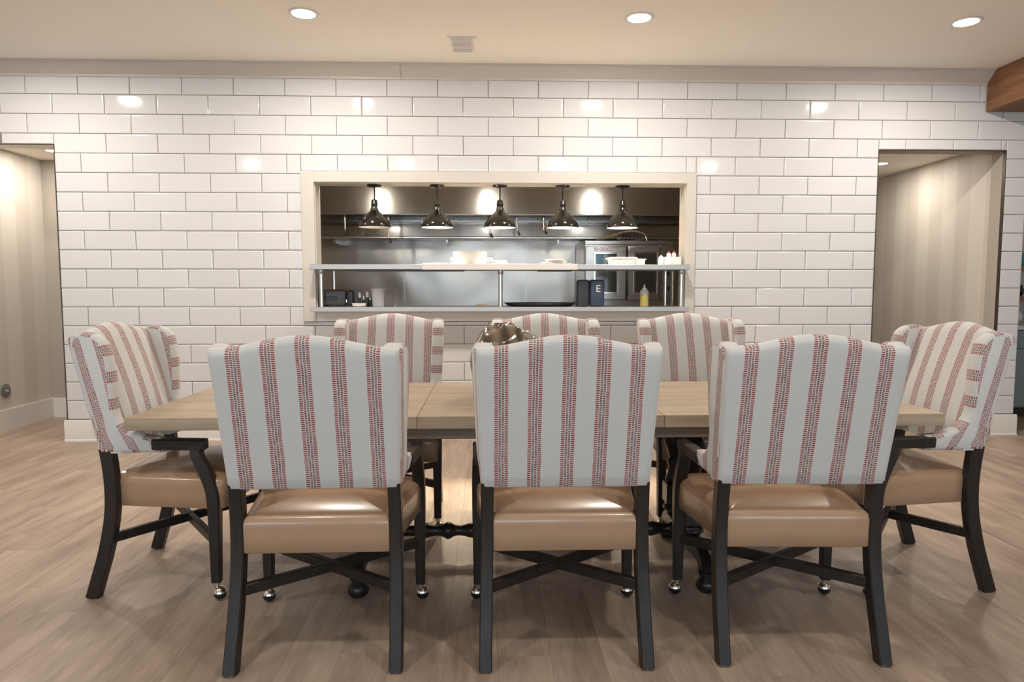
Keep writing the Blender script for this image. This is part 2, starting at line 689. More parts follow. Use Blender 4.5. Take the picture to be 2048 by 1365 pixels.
pier = set()
for j in range(18):
    z1 = TOP - j*TH
    z0 = max(z1 - TH, 0.18)
    off = 0.0 if j % 2 == 0 else 0.5
    for u in range(-1, 22):
        x0 = (u + off - 10)*TW
        x1 = x0 + TW
        if x1 < -4.75:
            continue
        x0, x1b = max(x0, -4.95), min(x1, WEND)
        if x1b - x0 < 0.012:
            continue
        for (a, b, c, d) in clear(x0, x1b, z0, z1):
            if a > DR[1]-0.002 and d <= DR[2]+0.001:      # narrow pier: one cut tile per course
                if (j, round(d, 3)) in pier:
                    continue
                pier.add((j, round(d, 3)))
                a, b = DR[1]+0.003, WEND
            elif a > DR[1]-0.002 and c < DR[2]:
                b = min(b, WEND)
            tilt = (random.gauss(0, 0.0011), 0, random.gauss(0, 0.0013))
            if abs(b-a-TW) < 1e-4 and abs(d-c-TH) < 1e-4:
                link('tile', tile_me, wall, ((a+b)/2, 0, (c+d)/2), tilt)
            else:
                link('tile', tile_mesh((b-a)/2-G, (d-c)/2-G), wall, ((a+b)/2, 0, (c+d)/2))

# crown moulding and baseboards
crown = [(0, 2.955), (-0.012, 2.955), (-0.014, 2.972), (-0.03, 2.985), (-0.055, 3.005), (-0.085, 3.035), (-0.092, 3.045), (-0.105, 3.047), (-0.105, 3.06), (0, 3.06)]


def moulding(name, prof, x0, x1, m, y=0.0):
    bm = bmesh.new()
    A = [bm.verts.new((x0, y+p[0], p[1])) for p in prof]
    B = [bm.verts.new((x1, y+p[0], p[1])) for p in prof]
    n = len(prof)
    for i in range(n):
        j = (i+1) % n
        bm.faces.new((A[i], A[j], B[j], B[i]))
    bm.faces.new(A)
    bm.faces.new(B)
    return finish(name, bm, m, smooth=25)


JOINT = -1.113
struct(moulding('trim_1', crown, XL, JOINT-0.0012, TRIMP), 'cream crown moulding length meeting the ceiling, ending at a butt joint')
struct(moulding('trim_2', crown, JOINT+0.0012, WEND, TRIMP), 'cream crown moulding length running to the wood beam')
bprof = [(0, 0), (-0.026, 0), (-0.026, 0.014), (-0.019, 0.020), (-0.018, 0.165), (-0.012, 0.180), (0, 0.182)]
for k, (x0, x1) in enumerate(((DL[1]-0.018, DR[0]+0.01), (DR[1]-0.01, WEND+0.02))):
    struct(moulding('baseboard_back' if k == 0 else 'baseboard_back_end', bprof, x0, x1, WHITEP),
           'white baseboard along the foot of the tiled wall' if k == 0 else 'short white baseboard below the narrow tiled pier')

# thin dark edge strips around the doorways
bm = bmesh.new()
box(bm, DL[0], DL[1], -0.002, 0.012, DL[2]-0.006, DL[2])
box(bm, DL[1]-0.003, DL[1]+0.003, -0.002, 0.012, 0.18, DL[2])
struct(finish('trim_3', bm, EDGE, smooth=0), 'thin bronze edge strip around the doorway beside the grey disc')
bm = bmesh.new()
box(bm, DR[0], DR[1], -0.002, 0.012, DR[2]-0.008, DR[2])
box(bm, DR[0]-0.003, DR[0]+0.003, -0.002, 0.012, 0.18, DR[2])
box(bm, DR[1]-0.003, DR[1]+0.003, -0.002, 0.030, 0.18, DR[2])
struct(finish('trim_4', bm, EDGE, smooth=0), 'thin bronze edge strip around the doorway with striped wallpaper')

bm = bmesh.new()
box(bm, DL[0], DL[1], 0.013, WT, DL[2]-0.004, DL[2]-0.0003)
box(bm, DL[1]-0.004, DL[1]-0.0003, 0.013, WT, 0, DL[2]-0.0045)
struct(finish('trim_8', bm, CEIL, smooth=0), 'cream jamb lining of the doorway to the short corridor')
bm = bmesh.new()
box(bm, DR[0], DR[1], 0.013, WT, DR[2]-0.004, DR[2]-0.0003)
box(bm, DR[0]+0.0003, DR[0]+0.004, 0.013, WT, 0, DR[2]-0.0045)
box(bm, DR[1]-0.004, DR[1]-0.0003, 0.031, WT, 0, DR[2]-0.0045)
struct(finish('trim_9', bm, WALLP, smooth=0), 'cream jamb lining of the doorway to the long corridor')

# corridors behind the doorways
CZ = 2.50


def slab(name, x0, x1, y0, y1, z0, z1, m, label):
    bm = bmesh.new()
    box(bm, x0, x1, y0, y1, z0, z1)
    return struct(finish(name, bm, m, smooth=0), label)


slab('wall_corridor_left', -4.88, -4.72, WT, 1.28, 0, 2.9, PAPER, 'striped wallpaper side wall of the short corridor')
slab('wall_corridor_end', -4.72, -2.9, 1.12, 1.28, 0, 2.9, WALLP, 'greige end wall of the short corridor')
slab('ceiling_corridor_left', -4.72, -2.9, WT, 1.12, CZ, CZ+0.1, CEIL, 'cream ceiling of the short corridor')
slab('wall_corridor_inner', -3.0, -2.9, WT, 1.12, 0, 2.9, WALLP, 'greige inner wall of the short corridor')
slab('baseboard_corridor_left', -4.72, -4.702, WT, 1.12, 0, 0.19, WHITEP, 'white baseboard under striped wallpaper of the short corridor')
slab('baseboard_corridor_end', -4.702, -3.0, 1.10, 1.12, 0, 0.19, WHITEP, 'white baseboard on the greige corridor end wall')
slab('wall_corridor_right', 3.95, 4.09, WT, 4.1, 0, 2.9, PAPER, 'striped wallpaper wall of the long corridor')
slab('wall_corridor_far', 2.7, 3.95, 3.95, 4.1, 0, 2.9, WALLP, 'far greige wall closing the long corridor')
slab('wall_corridor_kitchen', 2.70, 2.80, WT, 3.95, 0, 2.9, WALLP, 'greige wall between kitchen and long corridor')
slab('ceiling_corridor_right', 2.80, 3.95, WT, 3.95, CZ, CZ+0.1, CEIL, 'cream ceiling of the long corridor')
slab('baseboard_corridor_right', 3.932, 3.95, WT, 3.95, 0, 0.19, WHITEP, 'white baseboard under striped wallpaper of the long corridor')

# nook beyond the free end of the tiled wall
slab('wall_nook_side', 4.09, WEND-0.002, WT, 1.45, 0, CEILZ, WALLP, 'greige return wall behind the free end of the tiled wall')
slab('wall_nook_back', WEND-0.002, XR, 1.35, 1.5, 0, CEILZ, WHITEP, 'white back wall of the cabinet nook')
slab('ceiling_nook', WEND, XR, WT, 1.35, CEILZ, CEILZ+0.15, CEIL, 'cream ceiling over the cabinet nook')

# the rest of the dining room, behind and beside the camera
slab('wall_left', XL-0.15, XL, ROOM_FRONT, 0.16, 0, CEILZ, WHITEP, 'plain off-white side wall of the dining room')
slab('wall_right', XR, XR+0.15, ROOM_FRONT, 1.5, 0, CEILZ, WHITEP, 'plain off-white side wall beyond the cabinets')
bm = bmesh.new()
xs = [XL]+[v for q in WINDOWS for v in q]+[XR]
for i in range(0, len(xs), 2):
    box(bm, xs[i], xs[i+1], ROOM_FRONT-0.15, ROOM_FRONT, 0, CEILZ)
for a, b in WINDOWS:
    box(bm, a, b, ROOM_FRONT-0.15, ROOM_FRONT, 0, 0.8)
    box(bm, a, b, ROOM_FRONT-0.15, ROOM_FRONT, 2.4, CEILZ)
struct(finish('wall_front', bm, WHITEP, smooth=0), 'off-white wall with windows opposite the tiled wall')
for i, (a, b) in enumerate(WINDOWS):
    bm = bmesh.new()
    y0, y1 = ROOM_FRONT-0.08, ROOM_FRONT-0.03
    for q in ((a, a+0.06, .8, 2.4), (b-0.06, b, .8, 2.4), (a, b, .8, .86), (a, b, 2.34, 2.4), ((a+b)/2-.025, (a+b)/2+.025, .86, 2.34), (a, b, 1.58, 1.62)):
        box(bm, q[0], q[1], y0, y1, q[2], q[3])
    wdw = struct(finish('window_%d' % (i+1), bm, WHITEP, smooth=0), 'white framed window opposite the tiled wall')
    boxo('pane', a+.05, b-.05, ROOM_FRONT-0.058, ROOM_FRONT-0.052, .85, 2.35, PANE, wdw, 0)

# pass-through casing, jambs and sill apron
bm = bmesh.new()
ox0, ox1, oz1 = -1.935, 1.312, 2.220
ix0, ix1, iz1, iz0 = -1.832, 1.232, 2.133, 1.085
yf = -0.022
box(bm, ox0, ix0, yf, GY, 0.995, oz1, 0.003, 2)
box(bm, ix1, ox1, yf, GY, 0.995, oz1, 0.003, 2)
box(bm, ix0+0.0002, ix1-0.0002, yf, GY, iz1, oz1, 0.003, 2)
struct(finish('trim_5', bm, TRIMP), 'wide cream casing framing the kitchen pass-through')
bm = bmesh.new()
JB = 0.165
box(bm, WIN[0], ix0+0.006, GY+.0003, JB, WIN[2], WIN[3])
box(bm, ix1-0.006, WIN[1], GY+.0003, JB, WIN[2], WIN[3])
box(bm, ix0+0.006, ix1-0.006, GY+.0003, JB, iz1-0.006, WIN[3])
struct(finish('trim_6', bm, TRIMP, smooth=0), 'cream painted jamb lining inside the pass-through')
boxo_ = boxo('trim_7', ix0+0.0003, ix1-0.0003, -0.014, GY, 0.995, 1.078, WHITEP, None, 0.002)
struct(boxo_, 'white apron board under the lower pass-through shelf')

# wooden beam under the ceiling
bm = bmesh.new()
segsY = 40
prof = []
rb = random.Random(3)
for i in range(segsY+1):
    y = -0.012 + (ROOM_FRONT+0.05+0.012)*i/segsY
    j = lambda s=0.006: rb.uniform(-s, s)
    prof.append([bm.verts.new((3.74+j(), y, 2.738+j())), bm.verts.new((4.10+j(), y, 2.738+j())), bm.verts.new((4.10+j(), y, CEILZ-0.0005)), bm.verts.new((3.745+j(), y, CEILZ-0.0005))])
for A, B in zip(prof, prof[1:]):
    for i in range(4):
        jn = (i+1) % 4
        bm.faces.new((A[i], A[jn], B[jn], B[i]))
bm.faces.new(prof[0])
bm.faces.new(prof[-1])
tag(finish('ceiling_beam', bm, BEAMWOOD, smooth=0), 'rough brown exposed wood beam under the ceiling at the tiled wall', 'beam')

# ------------------------------------------------------------------ dining chairs
S0 = 0.30           # chair-local y = s - S0, s measured forward from the rear foot


def srear(z):
    return 0.074 - 0.106*(z-0.615)/0.475


def half(z):
    return 0.284 + 0.014*(z-0.62)/0.47


def uv_finish(name, bm, m, parent, smooth=45):
    return finish(name, bm, m, parent, smooth=smooth)


def make_backrest(parent):
    bm = bmesh.new()
    uvl = bm.loops.layers.uv.new('UVMap')
    NX = 36
    rows = []
    for i in range(NX+1):
        a = -1 + 2*i/NX
        # denser near the side edges so that the corner rounds off
        a = math.copysign(1-(1-abs(a))**1.35, a)
        h = 1.080 + 0.040*(0.5+0.5*math.cos(math.pi*min(1, abs(a)/0.97)))
        ed = max(0.0, abs(a)-0.945)/0.055
        pull = 0.014*ed*ed           # rounding at the side edges
        loop = []
        zb = 0.602
        rr = 0.030
        for k in range(13):          # rear face, upwards
            z = zb + 0.006 + (h-rr-zb-0.006)*k/12
            bow = 0.006*math.sin(math.pi*k/12)*(1-a*a)
            loop.append((srear(z)+pull-bow*0.5, z))
        T = lambda z: 0.092-0.03*(z-0.62)/0.48
        for k in range(1, 9):        # rounded top
            th = math.pi*k/9
            zc = h-rr
            t = T(h)
            loop.append((srear(zc)-0.006*math.sin(th)+pull*(1-k/9)+t/2*(1-math.cos(th)), zc+rr*math.sin(th)))
        for k in range(13):          # inside face, downwards
            z = (h-rr) + (zb-(h-rr))*k/12
            bulge = 0.018*math.sin(math.pi*min(1, (k+1)/13))*(1-a*a)
            loop.append((srear(z)+T(z)+bulge, z))
        loop.append((srear(zb)+0.006+pull, zb))
        vs = []
        arc = 0
        prev = None
        for (s, z) in loop:
            x = a*half(z)
            if prev:
                arc += math.hypot(s-prev[0], z-prev[1])
            prev = (s, z)
            vs.append((bm.verts.new((x, s-S0, z)), x, arc))
        rows.append(vs)
    n = len(rows[0])
    for A, B in zip(rows, rows[1:]):
        for k in range(n):
            j = (k+1) % n
            f = bm.faces.new((A[k][0], A[j][0], B[j][0], B[k][0]))
            src = [A[k], A[j], B[j], B[k]]
            for l, q in zip(f.loops, src):
                vv = q[2]
                if j == 0 and q in (A[j], B[j]):
                    vv = src[0][2]+0.08
                l[uvl].uv = (q[1], vv)
    for R in (rows[0], rows[-1]):
        f = bm.faces.new([q[0] for q in R])
        for l, q in zip(f.loops, R):
            l[uvl].uv = (q[0].co.y, q[0].co.z)
    return uv_finish('backrest', bm, FAB, parent)


WING = [(0.022, 0.603), (0.016, 0.70), (0.013, 0.85), (0.013, 0.99), (0.018, 1.040), (0.038, 1.072), (0.070, 1.089), (0.106, 1.087),
        (0.140, 1.066), (0.154, 1.03), (0.150, 0.95), (0.135, 0.87), (0.118, 0.80), (0.112, 0.755), (0.125, 0.715), (0.165, 0.685), (0.215, 0.670), (0.262, 0.663),
        (0.2655, 0.657), (0.2655, 0.612), (0.262, 0.606), (0.15, 0.603)]


def make_wing(parent, sx):
    # outline given as offset forward from the raked rear plane
    pts = []
    raw = [(d + srear(z), z, d) for d, z in WING]
    n0 = len(raw)
    for i in range(n0):
        p0, p1, p2, p3 = raw[i-1], raw[i], raw[(i+1) % n0], raw[(i+2) % n0]
        sharp = i >= 17 or i == 0
        K = 1 if sharp and i != 0 else 4
        for k in range(K):
            t = k/K
            q = []
            for c in range(3):
                a, b, cc, dd = p0[c], p1[c], p2[c], p3[c]
                if sharp:
                    q.append(b+(cc-b)*t)
                else:
                    q.append(0.5*((2*b)+(cc-a)*t+(2*a-5*b+4*cc-dd)*t*t+(3*b-a-3*cc+dd)*t**3))
            pts.append(tuple(q))
    n = len(pts)
    area2 = sum(pts[i][0]*pts[(i+1) % n][1]-pts[(i+1) % n][0]*pts[i][1] for i in range(n))
    sg = 1 if area2 > 0 else -1
    nrm = []
    arc = [0.0]
    for i in range(n):
        a, b = pts[i-1], pts[(i+1) % n]
        ty, tz = b[0]-a[0], b[1]-a[1]
        L = math.hypot(ty, tz) or 1
        nrm.append((-tz/L*sg, ty/L*sg))      # inward
        arc.append(arc[-1]+math.hypot(pts[(i+1) % n][0]-pts[i][0], pts[(i+1) % n][1]-pts[i][1]))
    TH_ = 0.066
    layers = [(0.0, 0.014), (0.003, 0.006), (0.010, 0.0), (0.033, -0.002), (0.056, 0.0), (0.063, 0.006), (0.066, 0.014)]
    bm = bmesh.new()
    uvl = bm.loops.layers.uv.new('UVMap')
    rings = []
    acc, last = 0.4, None
    for (dx, ins) in layers:
        if last:
            acc += math.hypot(dx-last[0], ins-last[1])
        last = (dx, ins)
        ring = []
        for (s, z, d), (ns, nz) in zip(pts, nrm):
            out = half(z) + 0.003 + 0.11*max(0, d-0.02) * (1 if z > 0.75 else max(0.0, (z-0.62)/0.13)) + 0.03*(1 if z < 0.69 else 0)*max(0, d-0.12)
            thick = 1.0
            ring.append((bm.verts.new((sx*(out-dx*thick), s+ns*ins-S0, z+nz*ins)), d, z, dx, acc))
        rings.append(ring)
    for li, (A, B) in enumerate(zip(rings, rings[1:])):
        for i in range(n):
            j = (i+1) % n
            f = bm.faces.new((A[i][0], A[j][0], B[j][0], B[i][0]))
            av = (arc[i], arc[i+1], arc[i+1], arc[i])
            boxed = min(A[i][1], A[j][1]) > 0.045
            for l, q, ar in zip(f.loops, (A[i], A[j], B[j], B[i]), av):
                if boxed:
                    l[uvl].uv = (ar, q[4])       # boxing strip: stripes run across it
                else:
                    l[uvl].uv = (q[1]-0.038, q[2])
    for R in (rings[0], rings[-1]):
        f = bm.faces.new([q[0] for q in R])
        for l, q in zip(f.loops, R):
            l[uvl].uv = (q[1]-0.038, q[2])
    bmesh.ops.triangulate(bm, faces=[f for f in bm.faces if len(f.verts) > 4])
    return uv_finish('wing', bm, FAB, parent, 50)


def make_seat(parent):
    bm = bmesh.new()
    # trapezoid outline with rounded corners
    C = [(-0.246, 0.098, 0.008), (-0.318, 0.585, 0.05), (0.318, 0.585, 0.05), (0.246, 0.098, 0.008)]
    out = []
    n = len(C)
    for i in range(n):
        p = Vector(C[i][:2]); a = Vector(C[i-1][:2]); b = Vector(C[(i+1) % n][:2]); r = C[i][2]
        u = (a-p).normalized(); v = (b-p).normalized()
        for k in range(6):
            t = k/5
            q = (p+u*r)*(1-t)**2 + p*2*t*(1-t) + (p+v*r)*t*t
            out.append(q)
        # straight run, subdivided, with a slight outward bow on the front
        e0 = p+v*r
        nb = C[(i+1) % n]
        pb = Vector(nb[:2])
        e1 = pb - v*nb[2]
        for k in range(1, 8):
            t = k/8
            q = e0.lerp(e1, t)
            bow = 0.012*math.sin(math.pi*t)
            nn = Vector((-v.y, v.x))
            if i == 1:
                q = q + nn*bow
            out.append(q)
    cx = Vector((0, 0.355))
    rings = []
    for (sc, z) in ((0.985, 0.376), (1.0, 0.380), (1.0, 0.43), (1.006, 0.466), (1.004, 0.478), (0.985, 0.492), (0.955, 0.501), (0.85, 0.513), (0.6, 0.525), (0.3, 0.531)):
        rings.append([bm.verts.new((cx.x+(q.x-cx.x)*sc, cx.y+(q.y-cx.y)*sc-S0, z)) for q in out])
    m = len(out)
    for A, B in zip(rings, rings[1:]):
        for i in range(m):
            j = (i+1) % m
            bm.faces.new((A[i], A[j], B[j], B[i]))
    bm.faces.new(rings[0])
    c = bm.verts.new((cx.x, cx.y-S0, 0.532))
    for i in range(m):
        bm.faces.new((rings[-1][i], rings[-1][(i+1) % m], c))
    return finish('seat', bm, LEATHER, parent, smooth=50)


def make_chair():
    t = empty('dining_chair')
    make_backrest(t)
    for sx in (-1, 1):
        make_wing(t, sx)
    make_seat(t)
    for sx in (-1, 1):
        # rear sabre leg
        P = spline([(sx*0.270, 0.026, 0.0), (sx*0.269, 0.054, 0.09), (sx*0.267, 0.086, 0.2), (sx*0.265, 0.112, 0.33), (sx*0.264, 0.119, 0.44), (sx*0.263, 0.113, 0.54), (sx*0.262, 0.102, 0.62)], 4)
        bm = bmesh.new()
        sweep_yz(bm, [(p.x, p.y-S0, p.z, 0.043, 0.052) for p in P], 0.004)
        lg = finish('rear_leg', bm, ESPRESSO, t, smooth=30)
        bmf = bmesh.new()
        lathe(bmf, [(0.014, 0.0), (0.014, 0.006)], 12, (sx*0.270, 0.026-S0, -0.001))
        finish('glide', bmf, CHROME, lg)
        # front leg running up into the arm support
        P = spline([(sx*0.303, 0.540, 0.072), (sx*0.303, 0.541, 0.25), (sx*0.303, 0.541, 0.40), (sx*0.303, 0.532, 0.47), (sx*0.302, 0.507, 0.535), (sx*0.300, 0.482, 0.585), (sx*0.298, 0.476, 0.612), (sx*0.297, 0.484, 0.640)], 4)
        bm = bmesh.new()
        sweep_yz(bm, [(p.x, p.y-S0, p.z, (0.033+0.012*min(1, p.z/0.4)) if p.z < 0.4 else 0.045, (0.034+0.014*min(1, p.z/0.4)) if p.z < 0.4 else 0.048-0.008*math.exp(-((p.z-0.58)/0.05)**2)) for p in P], 0.004)
        lg = finish('front_leg', bm, ESPRESSO, t, smooth=30)
        # arm
        bm = bmesh.new()
        sweep_yz(bm, [(sx*0.283, 0.300-S0, 0.640, 0.044, 0.044), (sx*0.288, 0.38-S0, 0.640, 0.046, 0.044), (sx*0.296, 0.47-S0, 0.640, 0.048, 0.044), (sx*0.298, 0.513-S0, 0.641, 0.048, 0.040)], 0.005)
        finish('arm', bm, ESPRESSO, t, smooth=30)
        # caster: stem, chrome hood and black ball
        cx, cy = sx*0.303, 0.540-S0
        bm = bmesh.new()
        lathe(bm, [(0.0, 0.082), (0.016, 0.082), (0.016, 0.066), (0.011, 0.062), (0.011, 0.052)], 12, (cx, cy, 0))
        oxy = (cx+0.006*sx, cy+0.014)
        R = 0.0275
        prof = [(R*math.cos(math.radians(d)), 0.028+R*math.sin(math.radians(d))) for d in range(8, 90, 12)]+[(0, 0.028+R)]
        lathe(bm, prof, 16, (oxy[0], oxy[1], 0))
        cs = finish('caster', bm, CHROME, t, smooth=50)
        bm = bmesh.new()
        r2 = 0.0255
        lathe(bm, [(0, 0.0005)]+[(r2*math.cos(math.radians(d)), 0.026+r2*math.sin(math.radians(d))) for d in range(-75, 90, 15)]+[(0, 0.026+r2)], 16, (oxy[0], oxy[1], 0))
        finish('wheel', bm, RUBBER, cs, smooth=50)
    # crossed stretchers
    for sx in (-1, 1):
        a = Vector((sx*0.264, 0.110-S0, 0.246))
        b = Vector((-sx*0.300, 0.535-S0, 0.250))
        d = b-a
        L = d.length
        bm = bmesh.new()
        hz = 0.019
        dz = 0.0006*sx
        box(bm, 0, L, -0.013, 0.013, -hz+dz, hz+dz, 0.003, 1)
        st = finish('stretcher', bm, ESPRESSO, t, loc=a, rotz=math.atan2(d.y, d.x))
    return t


proto = make_chair()
GRP = 'striped wing chairs around the long table'
# chair-local origin is 0.30 m ahead of the rear feet; +y is the way the chair faces
CH = [
    (-0.985, -3.545+0.30, 0.4, 'striped wing chair with its back to the room, facing the toaster end of the pass-through'),
    (-0.147, -3.550+0.30, 0.0, 'middle striped wing chair of the row with backs turned to the room'),
    (0.665, -3.545+0.30, -2.0, 'striped wing chair with its back to the room, facing the oven end of the pass-through'),
    (-0.977, -1.665-0.30, 180.0, 'striped wing chair against the tiled wall side, below the toaster end of the pass-through'),
    (-0.078, -1.665-0.30, 180.0, 'middle striped wing chair on the tiled wall side, behind the brown glass vase'),
    (0.785, -1.665-0.30, 183.0, 'striped wing chair on the tiled wall side, below the squeeze bottle end of the pass-through'),
    (-2.056+0.30, -2.660, -90.0, 'striped wing chair at the table end near the doorway with the grey disc'),
    (1.712-0.30, -2.720, 90.0, 'striped wing chair at the table end near the wood beam and blue-grey cabinet'),
]
for i, (x, y, a, lab) in enumerate(CH):
    c = proto if i == 0 else copy_tree(proto)
    c.location = (x, y, 0.001)
    c.rotation_euler = (0, 0, math.radians(a))
    tag(c, lab, 'chair', GRP)

# ------------------------------------------------------------------ dining table
TX0, TX1, TY0, TY1 = -1.832, 1.450, -3.020, -2.030
tab = tag(empty('dining_table', (-0.19, -2.525, 0)), 'long weathered oak extension table with black turned pedestal base', 'table')


def T_(x0, x1, y0, y1, z0, z1):
    return (x0+0.19, x1+0.19, y0+2.525, y1+2.525, z0, z1)


secs = [(TX0, -0.690), (-0.690, 0.300), (0.300, TX1)]
nb = 5
for (a, b) in secs:
    for k in range(nb):
        y0 = TY0 + (TY1-TY0)*k/nb
        y1 = TY0 + (TY1-TY0)*(k+1)/nb
        q = T_(a+0.0008, b-0.0008, y0+0.0002, y1-0.0002, 0.710, 0.760)
        boxo('top_plank', *q, TABLEWOOD, tab, 0.0015, 1)
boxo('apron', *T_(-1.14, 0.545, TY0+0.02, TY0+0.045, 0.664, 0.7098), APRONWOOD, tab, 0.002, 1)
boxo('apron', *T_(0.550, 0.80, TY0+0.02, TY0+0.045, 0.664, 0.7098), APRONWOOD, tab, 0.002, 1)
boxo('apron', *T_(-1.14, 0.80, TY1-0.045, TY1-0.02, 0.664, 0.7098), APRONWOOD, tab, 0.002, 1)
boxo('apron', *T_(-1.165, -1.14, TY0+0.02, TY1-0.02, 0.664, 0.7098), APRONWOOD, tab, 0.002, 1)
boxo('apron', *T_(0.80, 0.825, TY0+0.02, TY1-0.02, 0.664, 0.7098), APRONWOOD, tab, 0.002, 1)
# carved corbels carrying the end overhangs
for ex, sg in ((TX0+0.10, 1), (TX1-0.10, -1)):
    for yy in (TY0+0.14, TY1-0.14):
        bm = bmesh.new()
        prof = [(0, 0.7098), (0, 0.700), (0.02, 0.692), (0.035, 0.676), (0.06, 0.672), (0.09, 0.682), (0.115, 0.698), (0.125, 0.7098)]
        A = [bm.verts.new((ex+sg*p[0]*1.2-sg*0.05+0.19, yy-0.03+2.525, p[1])) for p in prof]
        B = [bm.verts.new((ex+sg*p[0]*1.2-sg*0.05+0.19, yy+0.03+2.525, p[1])) for p in prof]
        for i in range(len(prof)):
            j = (i+1) % len(prof)
            bm.faces.new((A[i], A[j], B[j], B[i]))
        bm.faces.new(A)
        bm.faces.new(B)
        finish('corbel', bm, TABLEWOOD, tab, smooth=40)
PX = (-0.945, 0.505)
for px in PX:
    for py in (-2.74, -2.43):          # pairs of turned columns on a sledge foot
        prof = [(0.055, 0.664), (0.055, 0.640), (0.040, 0.632), (0.034, 0.615), (0.046, 0.590), (0.056, 0.550), (0.052, 0.510), (0.036, 0.470),
                (0.028, 0.440), (0.036, 0.425), (0.036, 0.415), (0.030, 0.400), (0.034, 0.36), (0.044, 0.33), (0.036, 0.315)]
        col_ = latheo('column', prof, BLACKWOOD, tab, 20, (px+0.19, py+2.525, 0))
        boxo('column_block', *T_(px-0.046, px+0.046, py-0.046, py+0.046, 0.215, 0.3155), BLACKWOOD, col_, 0.004, 1)
        latheo('column_base', [(0.036, 0.2155), (0.050, 0.20), (0.052, 0.185), (0.036, 0.170), (0.034, 0.155)], BLACKWOOD, col_, 20, (px+0.19, py+2.525, 0))
    # sledge foot with scrolled ends
    bm = bmesh.new()
    P = spline([(px, -2.965, 0.075), (px, -2.93, 0.115), (px, -2.85, 0.135), (px, -2.70, 0.120), (px, -2.525, 0.118), (px, -2.46, 0.122), (px, -2.40, 0.130), (px, -2.345, 0.112), (px, -2.315, 0.075)], 4)
    sweep_yz(bm, [(p.x+0.19, p.y+2.525, p.z, 0.05, 0.07) for p in P], 0.008)
    finish('foot_rail', bm, BLACKWOOD, tab, smooth=40)
    for py in (-2.955, -2.325):
        latheo('bun_foot', [(0.0, 0.001), (0.028, 0.001), (0.041, 0.014), (0.045, 0.030), (0.040, 0.048), (0.030, 0.058), (0.026, 0.066), (0.034, 0.074), (0.034, 0.085)], BLACKWOOD, tab, 20, (px+0.19, py+2.525, 0))
# turned stretcher between the pedestals
L0, L1 = PX[0]+0.036, PX[1]-0.036
n = 90
prof = []
for i in range(n+1):
    x = L0 + (L1-L0)*i/n
    q = (x+0.58+0.02) / 0.36
    ph = abs((q+0.5) % 1.0 - 0.5)*2       # 0 at beads, 1 between
    r = 0.024 + 0.018*math.exp(-(ph/0.12)**2) + 0.012*math.exp(-((ph-0.62)/0.16)**2)
    prof.append((r, x+0.19))
bm = bmesh.new()
lathe(bm, prof, 16, (0, 0, 0.118), 'X')
finish('stretcher', bm, BLACKWOOD, tab, smooth=60)

# brown swirled glass vase on the table
bm = bmesh.new()
seg, rings = 64, 40
RR = []
tip = Vector((0.86, -0.25, 0.50)).normalized()
for i in range(1, rings):
    th = math.pi*i/rings
    row = []
    for k in range(seg):
        a = 2*math.pi*k/seg
        n = Vector((math.sin(th)*math.cos(a), math.sin(th)*math.sin(a), -math.cos(th)))
        up = max(0.0, n.z)
        r = 1.0 + 0.05*up*math.sin(3*a+4.0*th) + 0.035*up*up*math.sin(5*a-3*th)
        # groove spiralling over the shoulder and a lip drawn out to one side
        g = math.sin(a-2.6*th+0.8)
        r -= 0.07*up*math.exp(-(g/0.22)**2)
        r += 0.17*math.exp(-((1-n.dot(tip))/0.10)**1.3)
        p = Vector((n.x*0.158*r, n.y*0.150*r, 0.172 + n.z*0.172*(r if n.z > 0 else 1)))
        if p.z < 0.02:
            p.z = 0.02 - (0.02-p.z)*0.9
        row.append(bm.verts.new(p))
    RR.append(row)
for A, B in zip(RR, RR[1:]):
    for k in range(seg):
        j = (k+1) % seg
        bm.faces.new((A[k], A[j], B[j], B[k]))
bm.faces.new(RR[0])
bm.faces.new(RR[-1])
tag(finish('glass_vase', bm, VASE, loc=(-0.335, -2.56, 0.760), smooth=80), 'large brown swirled glass vase with folded lip on the oak table', 'vase')

# ------------------------------------------------------------------ ceiling fixtures


def downlight(x, y, z, lab, power, grp='recessed round downlights in the ceiling', r=0.098, off=False):
    sfx = '_offscreen' if off else ''
    t = tag(empty('downlight', (x, y, z)), lab, 'ceiling light', grp)
    latheo('trim_ring', [(r, -0.0005), (r, -0.004), (r-0.006, -0.008), (r-0.022, -0.006), (r-0.024, -0.002), (r-0.024, -0.0005)], WHITEP, t, 32)
    latheo('lens'+sfx, [(0, -0.0045), (r-0.026, -0.0045), (r-0.024, -0.003)], LED, t, 32)
    d = bpy.data.lights.new('downlight_lamp'+sfx, 'AREA')
    d.shape = 'DISK'
    d.size = 0.15
    d.energy = power
    d.color = WARM
    o = bpy.data.objects.new('downlight_lamp'+sfx, d)
    o.location = (0, 0, -0.012)
    o.parent = t
    COL.objects.link(o)


